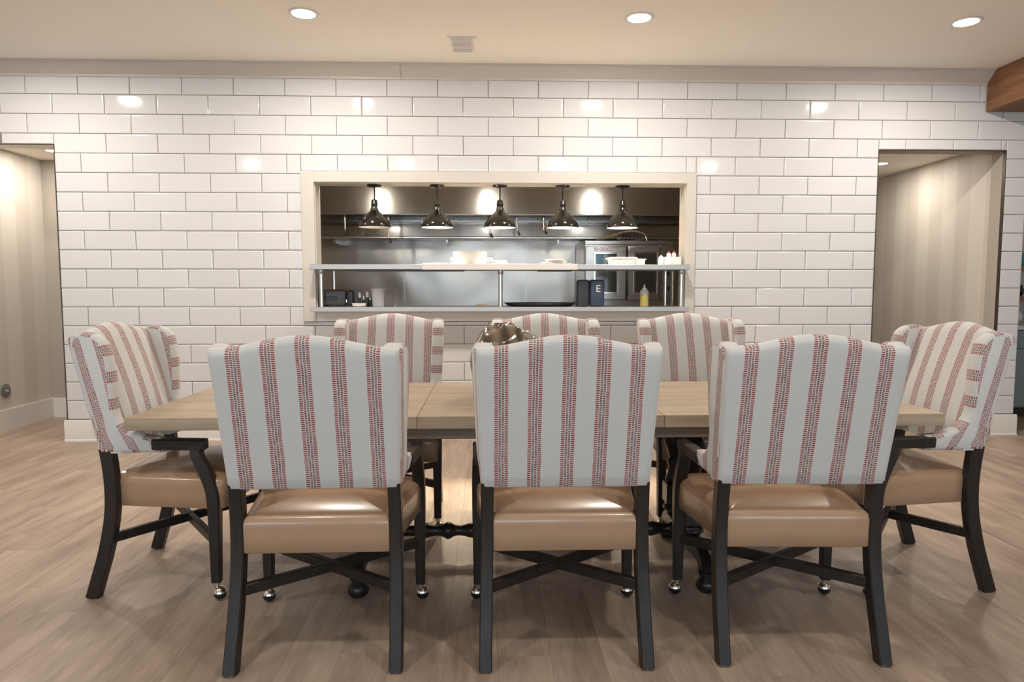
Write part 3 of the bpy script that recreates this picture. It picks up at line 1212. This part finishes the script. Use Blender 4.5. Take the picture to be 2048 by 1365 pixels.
DX = (-3.82, -1.612, 0.595, 2.812)
labs = ['recessed round downlight by the tiled wall, over the corridor with the grey disc', 'recessed round downlight by the tiled wall, at the toaster end of the pass-through',
        'recessed round downlight by the tiled wall, at the oven end of the pass-through', 'recessed round downlight by the tiled wall, nearest the wood beam']
for x, lab in zip(DX, labs):
    downlight(x, -1.055, CEILZ, lab, DOWNLIGHT_W, off=x < -3)      # the first one shows only as a reflection in the tiles
side = ('on the side of the doorway with the grey disc', 'in line with the toaster', 'in line with the oven', 'nearest the wood beam')
for x, sd in zip(DX, side):
    downlight(x, -4.36, CEILZ, 'recessed downlight over the open floor, '+sd, DOWNLIGHT_BACK_W, 'downlights over the open floor', off=True)      # mirrored in the tiles
downlight(-4.30, 0.65, CZ, 'recessed round downlight in the short corridor ceiling', CORRIDOR_W, 'corridor downlights', 0.085)
downlight(3.46, 1.03, CZ, 'recessed round downlight in the long corridor ceiling', CORRIDOR_W, 'corridor downlights', 0.085)

# small ceiling fixture with slotted grille
t = tag(empty('ceiling_vent', (-0.597, -0.53, CEILZ)), 'small white slotted vent fixture on the cream ceiling', 'vent')
boxo('mount_plate', -0.105, 0.105, -0.150, -0.128, -0.006, -0.0005, WHITEP, t, 0.001, 1)
boxo('body', -0.077, 0.077, -0.128, 0.128, -0.020, -0.0005, WHITEP, t, 0.004, 2)
for k in range(7):
    y = -0.10 + k*0.033
    boxo('slat', -0.066, 0.066, y-0.009, y+0.009, -0.026, -0.0195, WHITEP, t, 0.002, 1)

# ------------------------------------------------------------------ kitchen behind the pass-through
KX0, KX1, KY1, KZ = -2.9, 2.70, 2.75, 2.78
slab('wall_kitchen_back', KX0, KX1, KY1, KY1+0.1, 0, KZ, STEELW, 'stainless clad kitchen back wall with wavy reflections')
slab('wall_kitchen_left', KX0-0.0, KX0+0.08, 1.28, KY1, 0, KZ, WHITEP, 'white side wall of the kitchen')
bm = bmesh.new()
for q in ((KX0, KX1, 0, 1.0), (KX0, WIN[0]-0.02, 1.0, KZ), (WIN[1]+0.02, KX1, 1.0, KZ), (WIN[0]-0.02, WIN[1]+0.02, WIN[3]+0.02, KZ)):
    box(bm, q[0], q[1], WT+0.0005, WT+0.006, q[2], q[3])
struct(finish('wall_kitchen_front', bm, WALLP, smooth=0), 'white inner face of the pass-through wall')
slab('ceiling_kitchen', KX0, KX1, WT, KY1, KZ, KZ+0.1, WHITEP, 'white kitchen ceiling')
for i, x in enumerate((-1.76, -0.42, 0.89)):
    t = tag(empty('kitchen_wall_light', (x, WT+0.0065, 2.31)), 'upright diffuser light inside the pass-through wall, '+('toaster end', 'middle one', 'oven end')[i], 'wall light', 'kitchen wall lights')
    boxo('backplate', -0.06, 0.06, 0.0, 0.012, -0.14, 0.14, WHITEP, t, 0.002, 1)
    boxo('diffuser', -0.030, 0.030, 0.0125, 0.045, -0.125, 0.125, WALLLED, t, 0.008, 2)

# exhaust hood
t = tag(empty('exhaust_hood', (0, 1.6, 2.05)), 'long stainless exhaust hood over the cook line', 'hood')
boxo('front_panel', -2.75, 2.5, 0.0, 0.012, 0.0, 0.70, STEELH, t, 0.002, 1)
boxo('lip', -2.75, 2.5, 0.0125, 0.06, -0.004, 0.012, STEEL, t, 0.002, 1)
boxo('top_panel', -2.75, 2.5, 0.0125, 1.14, 0.40, 0.42, STEEL, t, 0.002, 1)
for k in range(9):
    x = -2.70 + k*0.575
    boxo('grease_filter', x+0.02, x+0.555, 0.62, 0.66, 0.0, 0.395, STEEL, t, 0.004, 1)
    boxo('filter_post', x-0.018, x+0.018, 0.60, 0.66, 0.0, 0.395, STEEL, t, 0.002, 1)
boxo('grease_trough', -2.75, 2.5, 0.57, 0.68, -0.03, -0.001, STEEL, t, 0.003, 1)
boxo('rear_panel', -2.75, 2.5, 0.68, 0.70, -0.19, -0.0305, STEELH, t, 0.002, 1)
for x, zb in ((-1.95, 1.845), (-1.485, 1.765), (-0.39, 1.82), (-0.095, 1.845), (0.195, 1.86)):
    P = spline([(x-0.01, 0.18, 0.39), (x-0.01, 0.18, 0.0), (x-0.008, 0.18, zb-2.05+0.07), (x+0.004, 0.17, zb-2.05+0.03), (x+0.02, 0.15, zb-2.05)], 4)
    tubeo('nozzle_pipe', P, 0.011, CHROME, t, 8)

# wall shelf below the hood
t = tag(empty('wall_shelf', (0, 2.27, 1.86)), 'long stainless shelf on the kitchen back wall below the hood', 'shelf')
boxo('board', -2.72, 2.55, 0.045, 0.478, -0.008, 0.008, STEEL, t, 0.003, 1)
boxo('front_edge', -2.72, 2.55, 0.0, 0.045, -0.02, 0.010, STEEL, t, 0.008, 2)
for x in (-2.2, -0.9, 0.4, 1.7):
    boxo('bracket', x-0.015, x+0.015, 0.06, 0.478, -0.07, -0.009, STEEL, t, 0.003, 1)
# seams of the back panels
for x in (-1.45, 0.05):
    boxo('panel_strip', x-0.012, x+0.012, 0.474, 0.479, -0.83, -0.075, STEEL, t, 0.001, 1)

# cook line counter below
boxo_ = boxo('cook_counter', -2.75, 0.62, 1.75, 2.745, 0.0, 0.98, STEEL, None, 0.006, 1)
tag(boxo_, 'dark stainless cook line counter behind the lower shelf', 'counter')

# convection oven
OY = 1.90
t = tag(empty('convection_oven', (1.145, OY, 0)), 'double-door stainless convection oven with dark door windows', 'oven')
boxo('body', -0.49, 0.50, 0.03, 0.80, 0.30, 1.80, STEEL, t, 0.006, 1)
boxo('leg_base', -0.47, 0.48, 0.06, 0.78, 0.001, 0.2995, STEEL, t, 0.004, 1)
boxo('top_rim', -0.49, 0.50, 0.0, 0.0295, 1.755, 1.80, STEEL, t, 0.004, 1)
boxo('bottom_panel', -0.49, 0.50, 0.0, 0.0295, 0.95, 1.125, STEEL, t, 0.004, 1)
boxo('control_panel', 0.352, 0.50, 0.0, 0.0295, 1.128, 1.752, STEEL, t, 0.004, 1)
for (a, b, gx0, gx1) in ((-0.482, -0.028, -0.375, -0.14), (-0.010, 0.345, 0.070, 0.30)):
    d = boxo('door', a, b, -0.02, 0.026, 1.14, 1.735, STEEL, t, 0.008, 2)
    boxo('window_frame', gx0-0.018, gx1+0.018, -0.026, -0.0195, 1.210, 1.670, CHROME, d, 0.004, 1)
    boxo('window_pane', gx0, gx1, -0.030, -0.0255, 1.228, 1.652, GLASSD, d, 0.003, 1)
boxo('door_gap', -0.0275, -0.0105, -0.01, 0.026, 1.14, 1.735, BLACKP, t, 0.001, 1)
tubeo('handle', [(-0.019, -0.020, 1.18), (-0.019, -0.055, 1.20), (-0.019, -0.055, 1.69), (-0.019, -0.020, 1.71)], 0.009, BLACKP, t)
for z in (1.43, 1.27):
    boxo('knob', 0.41, 0.455, -0.025, -0.0005, z-0.022, z+0.022, BLACKP, t, 0.006, 1)
boxo('switch_plate', 0.40, 0.465, -0.004, -0.0005, 1.55, 1.62, BLACKP, t, 0.002, 1)


def text_obj(name, body, size, m, parent, loc, rot, font_w=1.0, ext=0.001):
    cu = bpy.data.curves.new(name, 'FONT')
    cu.body = body
    cu.size = size
    cu.extrude = ext
    cu.align_x = 'CENTER'
    cu.align_y = 'CENTER'
    cu.space_character = font_w
    o = bpy.data.objects.new(name, cu)
    COL.objects.link(o)
    dg = bpy.context.evaluated_depsgraph_get()
    me = bpy.data.meshes.new_from_object(o.evaluated_get(dg))
    bpy.data.objects.remove(o)
    me.materials.clear()
    me.materials.append(m)
    q = bpy.data.objects.new(name, me)
    q.location = loc
    q.rotation_euler = rot
    COL.objects.link(q)
    q.parent = parent
    return q


text_obj('lettering', 'BLODGETT', 0.052, REDP, t, (-0.255, -0.0215, 1.702), (math.radians(90), 0, 0), 1.05)
nt_ = boxo('blue_notice', -0.365, -0.285, -0.033, -0.0305, 1.46, 1.645, plain('blue_notice_paper', (0.18, 0.34, 0.50), 0.6), t, 0.0005, 1)
# fry rack with wooden handles lying on the oven
t = tag(empty('wire_rack', (1.12, 1.98, 1.80)), 'beige handled wire rack lying on top of the oven', 'rack')
P = [(-0.02, 0.0, 0.10), (0.10, -0.02, 0.108), (0.22, 0.0, 0.075), (0.25, 0.10, 0.04), (0.15, 0.2, 0.02), (-0.02, 0.18, 0.02), (-0.10, 0.08, 0.06), (-0.02, 0.0, 0.10)]
tubeo('rim', spline(P, 5), 0.010, BEIGEP, t)
tubeo('handle', [(-0.03, 0.0, 0.100), (-0.16, -0.03, 0.055), (-0.33, -0.06, 0.014)], 0.010, BEIGEP, t)
tubeo('handle', [(-0.05, 0.03, 0.075), (-0.18, 0.0, 0.035), (-0.30, -0.03, 0.012)], 0.010, BEIGEP, t)
for k in range(6):
    x = -0.02 + k*0.042
    tubeo('wire', [(x, 0.01, 0.09-0.004*k), (x+0.01, 0.09, 0.035), (x, 0.18, 0.03)], 0.004, BLACKP, t, 6)
tubeo('foot', [(0.23, 0.03, 0.07), (0.25, 0.02, 0.004)], 0.007, CHROME, t)

# kitchen standpipe and small jar on the wall shelf beyond the oven
t = tag(empty('service_pipe', (1.62, 1.80, 0)), 'grey vertical service pipe standing beside the oven', 'pipe')
latheo('pipe', [(0.024, 0.001), (0.024, 1.62)], STEEL, t, 14)
latheo('pipe_collar', [(0.034, 1.50), (0.036, 1.51), (0.036, 1.55), (0.034, 1.56)], GREYP, t, 14)
t = tag(empty('condiment_jar', (1.62, 2.45, 1.8685)), 'small pale jar with pointed lid on the kitchen wall shelf', 'jar')
latheo('jar_body', [(0, 0), (0.05, 0), (0.055, 0.01), (0.055, 0.085), (0.04, 0.10), (0.03, 0.10)], PLASTW, t, 20)
latheo('jar_lid', [(0.036, 0.1005), (0.034, 0.115), (0.014, 0.14), (0.010, 0.17), (0, 0.175)], PLASTW, t, 16)

# ------------------------------------------------------------------ pass-through shelves
t = tag(empty('pass_shelf', (-0.308, -0.15, 1.44)), 'two-tier stainless pass-through shelf with round posts', 'shelf')
SX0, SX1 = -1.535, 1.537
boxo('upper_board', SX0, SX1, 0, 0.46, -0.020, 0.022, STEELS, t, 0.004, 2)
boxo('lower_board', SX0, SX1, 0, 0.46, -0.362, -0.322, STEELS, t, 0.004, 2)
for x in (-1.47, -0.004, 1.50):
    bm = bmesh.new()
    lathe(bm, [(0.017, -0.3215), (0.017, -0.0205)], 16, (x, 0.10, 0))
    p_ = finish('post', bm, CHROME, t, smooth=40)
    bm = bmesh.new()
    lathe(bm, [(0.021, -0.055), (0.023, -0.05), (0.023, -0.022), (0.021, -0.0206)], 16, (x, 0.10, 0))
    finish('collar', bm, STEEL, p_, smooth=40)
for x in (-1.43, 1.44):
    bm = bmesh.new()
    lathe(bm, [(0.017, -0.3215), (0.017, -0.0205)], 16, (x, 0.38, 0))
    finish('post', bm, CHROME, t, smooth=40)
for (a, b) in ((-1.185, -0.30), (0.30, 0.58)):
    boxo('heat_strip', a, b, 0.06, 0.12, -0.034, -0.0205, GREYP, t, 0.003, 1)
boxo('ticket_strip', -0.635, 0.62, -0.006, -0.0005, -0.022, 0.026, PLASTW, t, 0.002, 1)
UZ, LZ = 1.4625, 1.1185

# heat lamps
LAMPX = (-1.359, -0.840, -0.314, 0.212, 0.719)
lamp_lab = ['unlit black dome heat lamp above the toaster', 'lit black dome heat lamp beside the unlit one', 'lit black dome heat lamp over the round white bowls', 'dim black dome heat lamp over the napkin pile', 'lit black dome heat lamp in front of the oven']
LIT = (0, 1.0, 1.0, 0.25, 0.8)
for k, x in enumerate(LAMPX):
    t = tag(empty('heat_lamp', (x, 0.088, iz1-0.006)), lamp_lab[k], 'lamp', 'heat lamps over the pass-through')
    latheo('canopy', [(0, -0.0005), (0.062, -0.0005), (0.062, -0.008), (0.050, -0.018), (0.016, -0.022), (0, -0.022)], BLACKG, t, 28)
    latheo('rod', [(0.006, -0.022), (0.006, -0.125)], BLACKG, t, 10)
    latheo('socket', [(0.006, -0.118), (0.020, -0.122), (0.026, -0.130), (0.026, -0.150), (0.030, -0.155), (0.030, -0.163), (0.026, -0.168), (0.026, -0.185), (0.033, -0.195), (0.034, -0.215)], BLACKG, t, 20)
    zt = -0.205
    outp = [(0.030, zt), (0.042, zt-0.014), (0.066, zt-0.036), (0.092, zt-0.060), (0.113, zt-0.084), (0.127, zt-0.108), (0.1345, zt-0.130), (0.1355, zt-0.146)]
    latheo('dome', outp+[(0.1325, zt-0.146)]+[(r-0.004, z-0.001) for r, z in outp[::-1][1:]], BLACKG, t, 36, smooth=60)
    latheo('reflector', [(r-0.006, z-0.003) for r, z in outp[1:-1]]+[(0.1295, zt-0.1445)]+[(r-0.008, z-0.004) for r, z in outp[1:-1][::-1]], LAMPIN, t, 36, smooth=60)
    latheo('bulb', [(0.012, zt-0.02), (0.018, zt-0.05), (0.040, zt-0.085), (0.046, zt-0.105), (0.036, zt-0.125), (0, zt-0.132)], BULB if LIT[k] > 0 else LAMPIN, t, 20, smooth=60)
    if LIT[k] > 0:
        d = bpy.data.lights.new('heat_bulb', 'SPOT')
        d.energy = HEAT_W*LIT[k]
        d.color = (1.0, 0.82, 0.58)
        d.spot_size = math.radians(125)
        d.spot_blend = 0.5
        d.shadow_soft_size = 0.04
        o = bpy.data.objects.new('heat_bulb', d)
        o.location = (0, 0, zt-0.136)
        o.parent = t
        COL.objects.link(o)

# things on the upper shelf
ORD = ('lowest', 'second lowest', 'second highest', 'topmost')


def bowl_stack(name, x, y, z, r, h, n, lab, m=CERAM):
    t = tag(empty(name, (x, y, z)), lab, 'bowl')
    latheo('bowl', [(0, 0), (r*0.55, 0), (r*0.6, 0.008), (r*0.93, h*0.35), (r, h), (r-0.006, h), (r*0.9, h*0.4), (r*0.5, 0.014), (0, 0.014)], m, t, 36, smooth=50)
    return t


def dish(x, y, z, r, h, lab, cat='plate', name='plate', grp=None):
    o = latheo(name, [(0, 0), (r*0.6, 0), (r*0.68, 0.004), (r, h), (r-0.004, h+0.002), (r*0.66, 0.009), (0, 0.008)], CERAM, None, 32, loc=(x, y, z), smooth=50)
    return tag(o, lab, cat, grp)


zb = UZ
o = latheo('serving_bowl', [(0, 0), (0.118, 0), (0.130, 0.012), (0.136, 0.05), (0.139, 0.098), (0.143, 0.106), (0.137, 0.106), (0.131, 0.06), (0.120, 0.018), (0, 0.016)], CERAM, None, 40, loc=(-0.566, 0.02, zb), smooth=40)
tag(o, 'large round white straight-sided bowl on the upper pass-through shelf', 'bowl')
for i in range(4):
    dish(-0.655, 0.215, zb+0.001+i*0.016, 0.09, 0.014, ORD[i]+' white plate of the stack behind the large bowl, toward the toaster', grp='plates behind the bowl')
for i in range(4):
    dish(-0.465, 0.215, zb+0.001+i*0.016, 0.095, 0.014, ORD[i]+' white plate of the stack behind the large bowl, toward the napkins', grp='plates behind the bowl')
for i in range(3):
    dish(-0.312, 0.05, zb+0.001+i*0.012, 0.065-0.006*i, 0.012, ('lowest', 'middle', 'topmost')[i]+' small white saucer of the little stack beside the large bowl', grp='little saucers')
o = boxo('serving_tray', -0.10, 0.10, -0.06, 0.06, 0, 0.012, PLASTW, None, 0.005, 2, (-0.845, 0.0, zb+0.0005))
tag(o, 'flat white tray on the upper shelf edge under a lit heat lamp', 'tray')
rn = random.Random(5)
for i in range(7):
    wv = bmesh.new()
    nx, ny = 10, 6
    W_, D_ = 0.20-0.012*i, 0.11
    top, bot = [], []
    for a in range(nx+1):
        for b in range(ny+1):
            zz = 0.0012*math.sin(a*1.3+i)+0.0012*math.cos(b*1.7+i)
            top.append(wv.verts.new((W_*(a/nx-0.5), D_*(b/ny-0.5), 0.0065+zz)))
            bot.append(wv.verts.new((W_*(a/nx-0.5), D_*(b/ny-0.5), 0.0028+zz)))
    I = lambda a, b: a*(ny+1)+b
    for a in range(nx):
        for b in range(ny):
            wv.faces.new((top[I(a, b)], top[I(a+1, b)], top[I(a+1, b+1)], top[I(a, b+1)]))
            wv.faces.new((bot[I(a, b)], bot[I(a, b+1)], bot[I(a+1, b+1)], bot[I(a+1, b)]))
    ring = [I(a, 0) for a in range(nx+1)]+[I(nx, b) for b in range(1, ny+1)]+[I(a, ny) for a in range(nx-1, -1, -1)]+[I(0, b) for b in range(ny-1, 0, -1)]
    for q in range(len(ring)):
        r2 = ring[(q+1) % len(ring)]
        wv.faces.new((top[ring[q]], bot[ring[q]], bot[r2], top[r2]))
    o = finish('napkin', wv, PAPERW, None, (0.155+rn.uniform(-0.03, 0.02), 0.03+rn.uniform(-0.02, 0.02), zb+i*0.0068), rn.uniform(-0.25, 0.25), 60)
    tag(o, ('lowest', 'second', 'third', 'fourth', 'fifth', 'sixth', 'topmost')[i]+' folded white paper napkin, counted upwards in the loose pile', 'napkin', 'napkin pile')


def tub(x, y, z, sx, sy, h, lab, lid=True):
    t = tag(empty('food_tub', (x, y, z)), lab, 'tub')
    bm = bmesh.new()
    a = [(-sx*0.88, -sy*0.88, 0), (sx*0.88, -sy*0.88, 0), (sx*0.88, sy*0.88, 0), (-sx*0.88, sy*0.88, 0)]
    b = [(-sx, -sy, h), (sx, -sy, h), (sx, sy, h), (-sx, sy, h)]
    A = [bm.verts.new(q) for q in a]
    B = [bm.verts.new(q) for q in b]
    for i in range(4):
        j = (i+1) % 4
        bm.faces.new((A[i], A[j], B[j], B[i]))
    bm.faces.new(A)
    bm.faces.new(B)
    bmesh.ops.bevel(bm, geom=bm.edges[:], offset=0.006, segments=2, affect='EDGES')
    finish('tub_body', bm, PLASTW, t)
    for k in range(2):
        boxo('rib', -sx*(0.90+0.04*k)-0.003, sx*(0.90+0.04*k)+0.003, -sy*(0.90+0.04*k)-0.003, sy*(0.90+0.04*k)+0.003, h*(0.3+0.3*k), h*(0.3+0.3*k)+0.004, PLASTW, t, 0.001, 1)
    if lid:
        boxo('lid', -sx*1.14, sx*1.14, -sy*1.10, sy*1.10, h+0.0005, h+0.012, PLASTW, t, 0.005, 2)
    return t


tub(0.703, 0.03, UZ+0.0005, 0.105, 0.075, 0.050, 'white lidded rectangular food tub on the upper shelf in front of the oven')
t = tag(empty('round_tub', (0.872, 0.135, UZ+0.0005)), 'round white tub with wide rim behind the rectangular tub', 'tub')
latheo('tub_body', [(0, 0), (0.050, 0), (0.052, 0.004), (0.056, 0.050), (0.053, 0.050), (0.049, 0.006), (0, 0.005)], PLASTW, t, 28, smooth=50)
latheo('tub_rim', [(0.0535, 0.0505), (0.066, 0.0505), (0.067, 0.055), (0.0535, 0.056)], PLASTW, t, 28)

# condiment caddy with squeeze bottles
t = tag(empty('condiment_caddy', (1.135, 0.05, UZ+0.0005)), 'white open plastic caddy at the oven end of the upper shelf', 'caddy')
boxo('caddy_base', -0.065, 0.065, -0.06, 0.06, 0, 0.004, PLASTW, t, 0.001, 1)
for q in ((-0.065, 0.065, -0.06, -0.056), (-0.065, 0.065, 0.056, 0.06), (-0.065, -0.061, -0.056, 0.056), (0.061, 0.065, -0.056, 0.056)):
    boxo('caddy_side', *q, 0.004, 0.068, PLASTW, t, 0.001, 1)


def bottle(x, y, z, r, h, cap, lab, m=PLASTW, capm=REDP, grp=None):
    t = tag(empty('squeeze_bottle', (x, y, z)), lab, 'bottle', grp)
    latheo('bottle_body', [(0, 0), (r*0.92, 0), (r, 0.004), (r, h*0.72), (r*0.85, h*0.80), (r*0.5, h*0.84), (r*0.5, h*0.86), (0, h*0.86)], m, t, 20)
    latheo('bottle_cap', [(r*0.62, h*0.8605), (r*0.62, h*0.90), (r*0.25, h*0.93), (r*0.14, h), (0, h)], capm, t, 16)


bottle(1.045, 0.05, UZ+0.0005, 0.022, 0.085, True, 'plump white squeeze bottle beside the white caddy', capm=PLASTW)
bottle(1.105, 0.03, UZ+0.0055, 0.019, 0.115, True, 'white red-capped bottle in the caddy, next to the plump bottle', grp='bottles in the caddy')
bottle(1.150, 0.04, UZ+0.0055, 0.019, 0.118, True, 'white red-capped bottle in the caddy, next to the casing', grp='bottles in the caddy')

# things on the lower shelf
t = tag(empty('toaster', (-1.69, 0.07, LZ+0.0005)), 'dark grey rounded toaster on the lower pass-through shelf', 'toaster')
bm = bmesh.new()
box(bm, -0.112, 0.10, -0.075, 0.075, 0.008, 0.140, 0.034, 5)
finish('housing', bm, GREYP, t)
bm = bmesh.new()
box(bm, 0.1005, 0.165, -0.068, 0.068, 0.010, 0.136, 0.03, 4)
finish('end_cap', bm, BLACKP, t)
boxo('slot_panel', -0.066, 0.026, -0.0775, -0.0735, 0.052, 0.082, BLACKP, t, 0.003, 1)
boxo('lever', 0.10, 0.112, -0.085, -0.066, 0.03, 0.058, CHROME, t, 0.003, 1)
for x in (-0.035, 0.035):
    boxo('bread_slot', -0.08, 0.07, x-0.012, x+0.012, 0.1385, 0.1415, BLACKP, t, 0.001, 1)
for x in (-0.08, 0.07):
    boxo('foot', x-0.012, x+0.012, -0.05, 0.05, 0, 0.012, BLACKP, t, 0.002, 1)

latheo_ = latheo('small_dish', [(0, 0), (0.048, 0), (0.056, 0.006), (0.060, 0.028), (0.056, 0.028), (0.050, 0.010), (0, 0.008)], CERAM, None, 28, loc=(-1.475, -0.04, LZ+0.0005))
tag(latheo_, 'small white dish beside the toaster on the lower shelf', 'dish')
for i, (x, c1, hh) in enumerate(((-1.490, CERAM, 0.115), (-1.455, STEEL, 0.09), (-1.425, PLASTW, 0.122), (-1.402, STEEL, 0.085))):
    t = tag(empty('shaker', (x, 0.06, LZ+0.0005)), ['white capped table shaker behind the small dish', 'short steel shaker behind the small dish', 'tall cream-topped shaker behind the small dish', 'short steel shaker next to the plastic pitcher'][i], 'shaker', 'shakers beside the toaster')
    latheo('shaker_body', [(0, 0), (0.013, 0), (0.014, 0.003), (0.012, hh*0.62)], GREYP, t, 14)
    latheo('shaker_top', [(0.0125, hh*0.6205), (0.013, hh*0.85), (0.008, hh), (0, hh)], c1, t, 14)
t = tag(empty('plastic_pitcher', (-1.325, 0.0, LZ+0.0005)), 'tapered grey translucent plastic cup on the lower shelf', 'cup')
latheo('cup_body', [(0, 0), (0.044, 0), (0.046, 0.003), (0.058, 0.140), (0.061, 0.144), (0.055, 0.144), (0.043, 0.006), (0, 0.005)], PLASTG, t, 28, smooth=50)
latheo('cup_rim', [(0.0605, 0.138), (0.0635, 0.140), (0.0635, 0.146), (0.056, 0.1465)], PLASTG, t, 28)
t = tag(empty('straw_dispenser', (-1.195, 0.06, LZ+0.0005)), 'thin upright wire rod holder beside the plastic cup', 'holder')
latheo('rod', [(0.003, 0.006), (0.003, 0.15)], CHROME, t, 8)
latheo('base', [(0, 0), (0.022, 0), (0.022, 0.004), (0.003, 0.006)], CHROME, t, 16)
t = tag(empty('order_pad', (-0.47, 0.05, LZ+0.0005)), 'pale yellow order pad lying on the lower shelf', 'pad')
boxo('pad_block', -0.045, 0.045, -0.03, 0.03, 0, 0.014, BEIGEP, t, 0.001, 1)
boxo('cover_sheet', -0.058, 0.058, -0.034, 0.034, 0.0145, 0.019, PAPERW, t, 0.001, 1)
# black tray
t = tag(empty('black_tray', (0.02, 0.05, LZ+0.0005)), 'wide shallow black oval serving tray on the lower shelf', 'tray')
bm = bmesh.new()
lathe(bm, [(0, 0), (0.20, 0), (0.22, 0.004), (0.245, 0.026), (0.25, 0.030), (0.242, 0.030), (0.218, 0.009), (0, 0.006)], 40)
bmesh.ops.scale(bm, vec=(1.22, 0.62, 1), verts=bm.verts)
finish('tray_pan', bm, BLACKP, t, smooth=45)
# navy holder with letter E
t = tag(empty('menu_holder', (0.436, -0.02, LZ+0.0005)), 'navy and black rounded holder marked with a cream letter E', 'holder')
bm = bmesh.new()
box(bm, -0.010, 0.112, -0.055, 0.055, 0, 0.222, 0.026, 4)
finish('navy_shell', bm, NAVY, t)
bm = bmesh.new()
box(bm, -0.117, -0.0105, -0.045, 0.05, 0, 0.220, 0.024, 4)
finish('black_shell', bm, BLACKP, t)
lt = text_obj('letter_mark', 'E', 0.082, plain('cream_print', (0.75, 0.72, 0.62), 0.6), t, (0.058, -0.0558, 0.145), (math.radians(90), 0, 0))
# oil bottle
t = tag(empty('oil_bottle', (0.895, 0.0, LZ+0.0005)), 'clear squeeze bottle half full of yellow oil on the lower shelf', 'bottle')
latheo('oil_fill', [(0, 0), (0.034, 0), (0.036, 0.004), (0.036, 0.10)], OIL, t, 24)
latheo('bottle_shoulder', [(0.036, 0.1003), (0.036, 0.125), (0.028, 0.136), (0.020, 0.138)], PLASTG, t, 24)
latheo('nozzle', [(0.021, 0.1383), (0.021, 0.148), (0.009, 0.155), (0.004, 0.182), (0, 0.182)], PLASTW, t, 16)

# ------------------------------------------------------------------ corridor details
t = tag(empty('handrail', (3.95, 1.90, 0.92)), 'dark wood handrail end on the striped corridor wall', 'handrail')
boxo('rail', -0.075, -0.040, 0.0, 2.0, -0.045, 0.045, ESPRESSO, t, 0.012, 3)
for y in (0.10, 0.9, 1.7):
    boxo('bracket', -0.0395, -0.0005, y-0.02, y+0.02, -0.03, 0.03, ESPRESSO, t, 0.004, 1)
t = tag(empty('wall_bumper', (-4.7195, 0.470, 0.358)), 'round grey disc with centre knob on the striped corridor wall', 'bumper')
latheo('plate', [(0, 0.0005), (0.062, 0.0005), (0.062, 0.006), (0.054, 0.012), (0, 0.012)], GREYM, t, 28, axis='X')
latheo('knob', [(0.016, 0.0122), (0.014, 0.024), (0, 0.026)], CHROME, t, 16, axis='X')

# cabinet nook
t = tag(empty('base_cabinet', (4.20, 0.75, 0)), 'blue-grey painted base cabinet in the nook past the tiled pier', 'cabinet')
boxo('carcass', 0.0, 1.95, 0.02, 0.598, 0.10, 0.868, BLUEG, t, 0.003, 1)
boxo('toe_kick', 0.0, 1.95, 0.08, 0.598, 0.001, 0.0995, BLACKP, t, 0.001, 1)
for k in range(3):
    x0 = 0.005 + k*0.648
    d = boxo('drawer', x0, x0+0.64, 0.0, 0.0195, 0.69, 0.86, BLUEG, t, 0.003, 1)
    boxo('pull', x0+0.25, x0+0.39, -0.03, -0.0005, 0.77, 0.782, STEEL, d, 0.003, 1)
    for s in (0, 1):
        d = boxo('door', x0+s*0.3215, x0+0.318+s*0.322, 0.0, 0.0195, 0.11, 0.682, BLUEG, t, 0.003, 1)
        boxo('pull', x0+(0.26 if s == 0 else 0.37), x0+(0.272 if s == 0 else 0.382), -0.03, -0.0005, 0.52, 0.64, STEEL, d, 0.003, 1)
o = boxo('countertop', 4.15, 6.19, 0.72, 1.348, 0.8695, 0.91, STONE, None, 0.004, 2)
tag(o, 'white stone countertop on the blue-grey cabinet', 'countertop')
for z, lab in ((1.16, 'lower orange-brown wall shelf above the white countertop'), (1.47, 'upper orange-brown wall shelf above the white countertop')):
    t = tag(empty('wall_shelf', (4.14, 1.12, z)), lab, 'shelf', 'nook wall shelves')
    boxo('board', 0.0, 2.0, 0.0, 0.228, -0.018, 0.018, ORANGEW, t, 0.003, 1)
    for x in (0.3, 1.7):
        boxo('bracket', x-0.012, x+0.012, 0.08, 0.228, -0.08, -0.0185, BLACKP, t, 0.002, 1)
rn = random.Random(11)
k = 0
for z, ms in ((0.9105, (PURPLE, BLACKG, PURPLE, CERAM)), (1.1785, (TEAL, CERAM, TEAL, BLACKG)), (1.4885, (TEAL, TEAL, CERAM, TEAL))):
    for i in range(7):
        x = 4.26 + i*0.26
        m = ms[i % 4]
        h = 0.13 + 0.09*rn.random()
        r = 0.075 + 0.02*rn.random()
        nm = {'teal_glaze': 'teal', 'white_ceramic': 'white', 'black_gloss_enamel': 'black', 'aubergine_glaze': 'aubergine'}[m.name]
        where = {0.9105: 'the white countertop', 1.1785: 'the lower orange-brown shelf', 1.4885: 'the upper orange-brown shelf'}[z]
        o = latheo('glazed_jar', [(0, 0), (r*0.6, 0), (r*0.95, h*0.25), (r, h*0.5), (r*0.75, h*0.85), (r*0.5, h*0.92), (r*0.58, h), (r*0.5, h), (r*0.42, h*0.92), (0, h*0.9)], m, None, 24, loc=(x, 1.22, z), smooth=60)
        tag(o, '%s glazed jar, %s from the tiled pier on %s' % (nm, ('first', 'second', 'third', 'fourth', 'fifth', 'sixth', 'seventh')[i], where), 'jar', 'glazed jars in the nook')
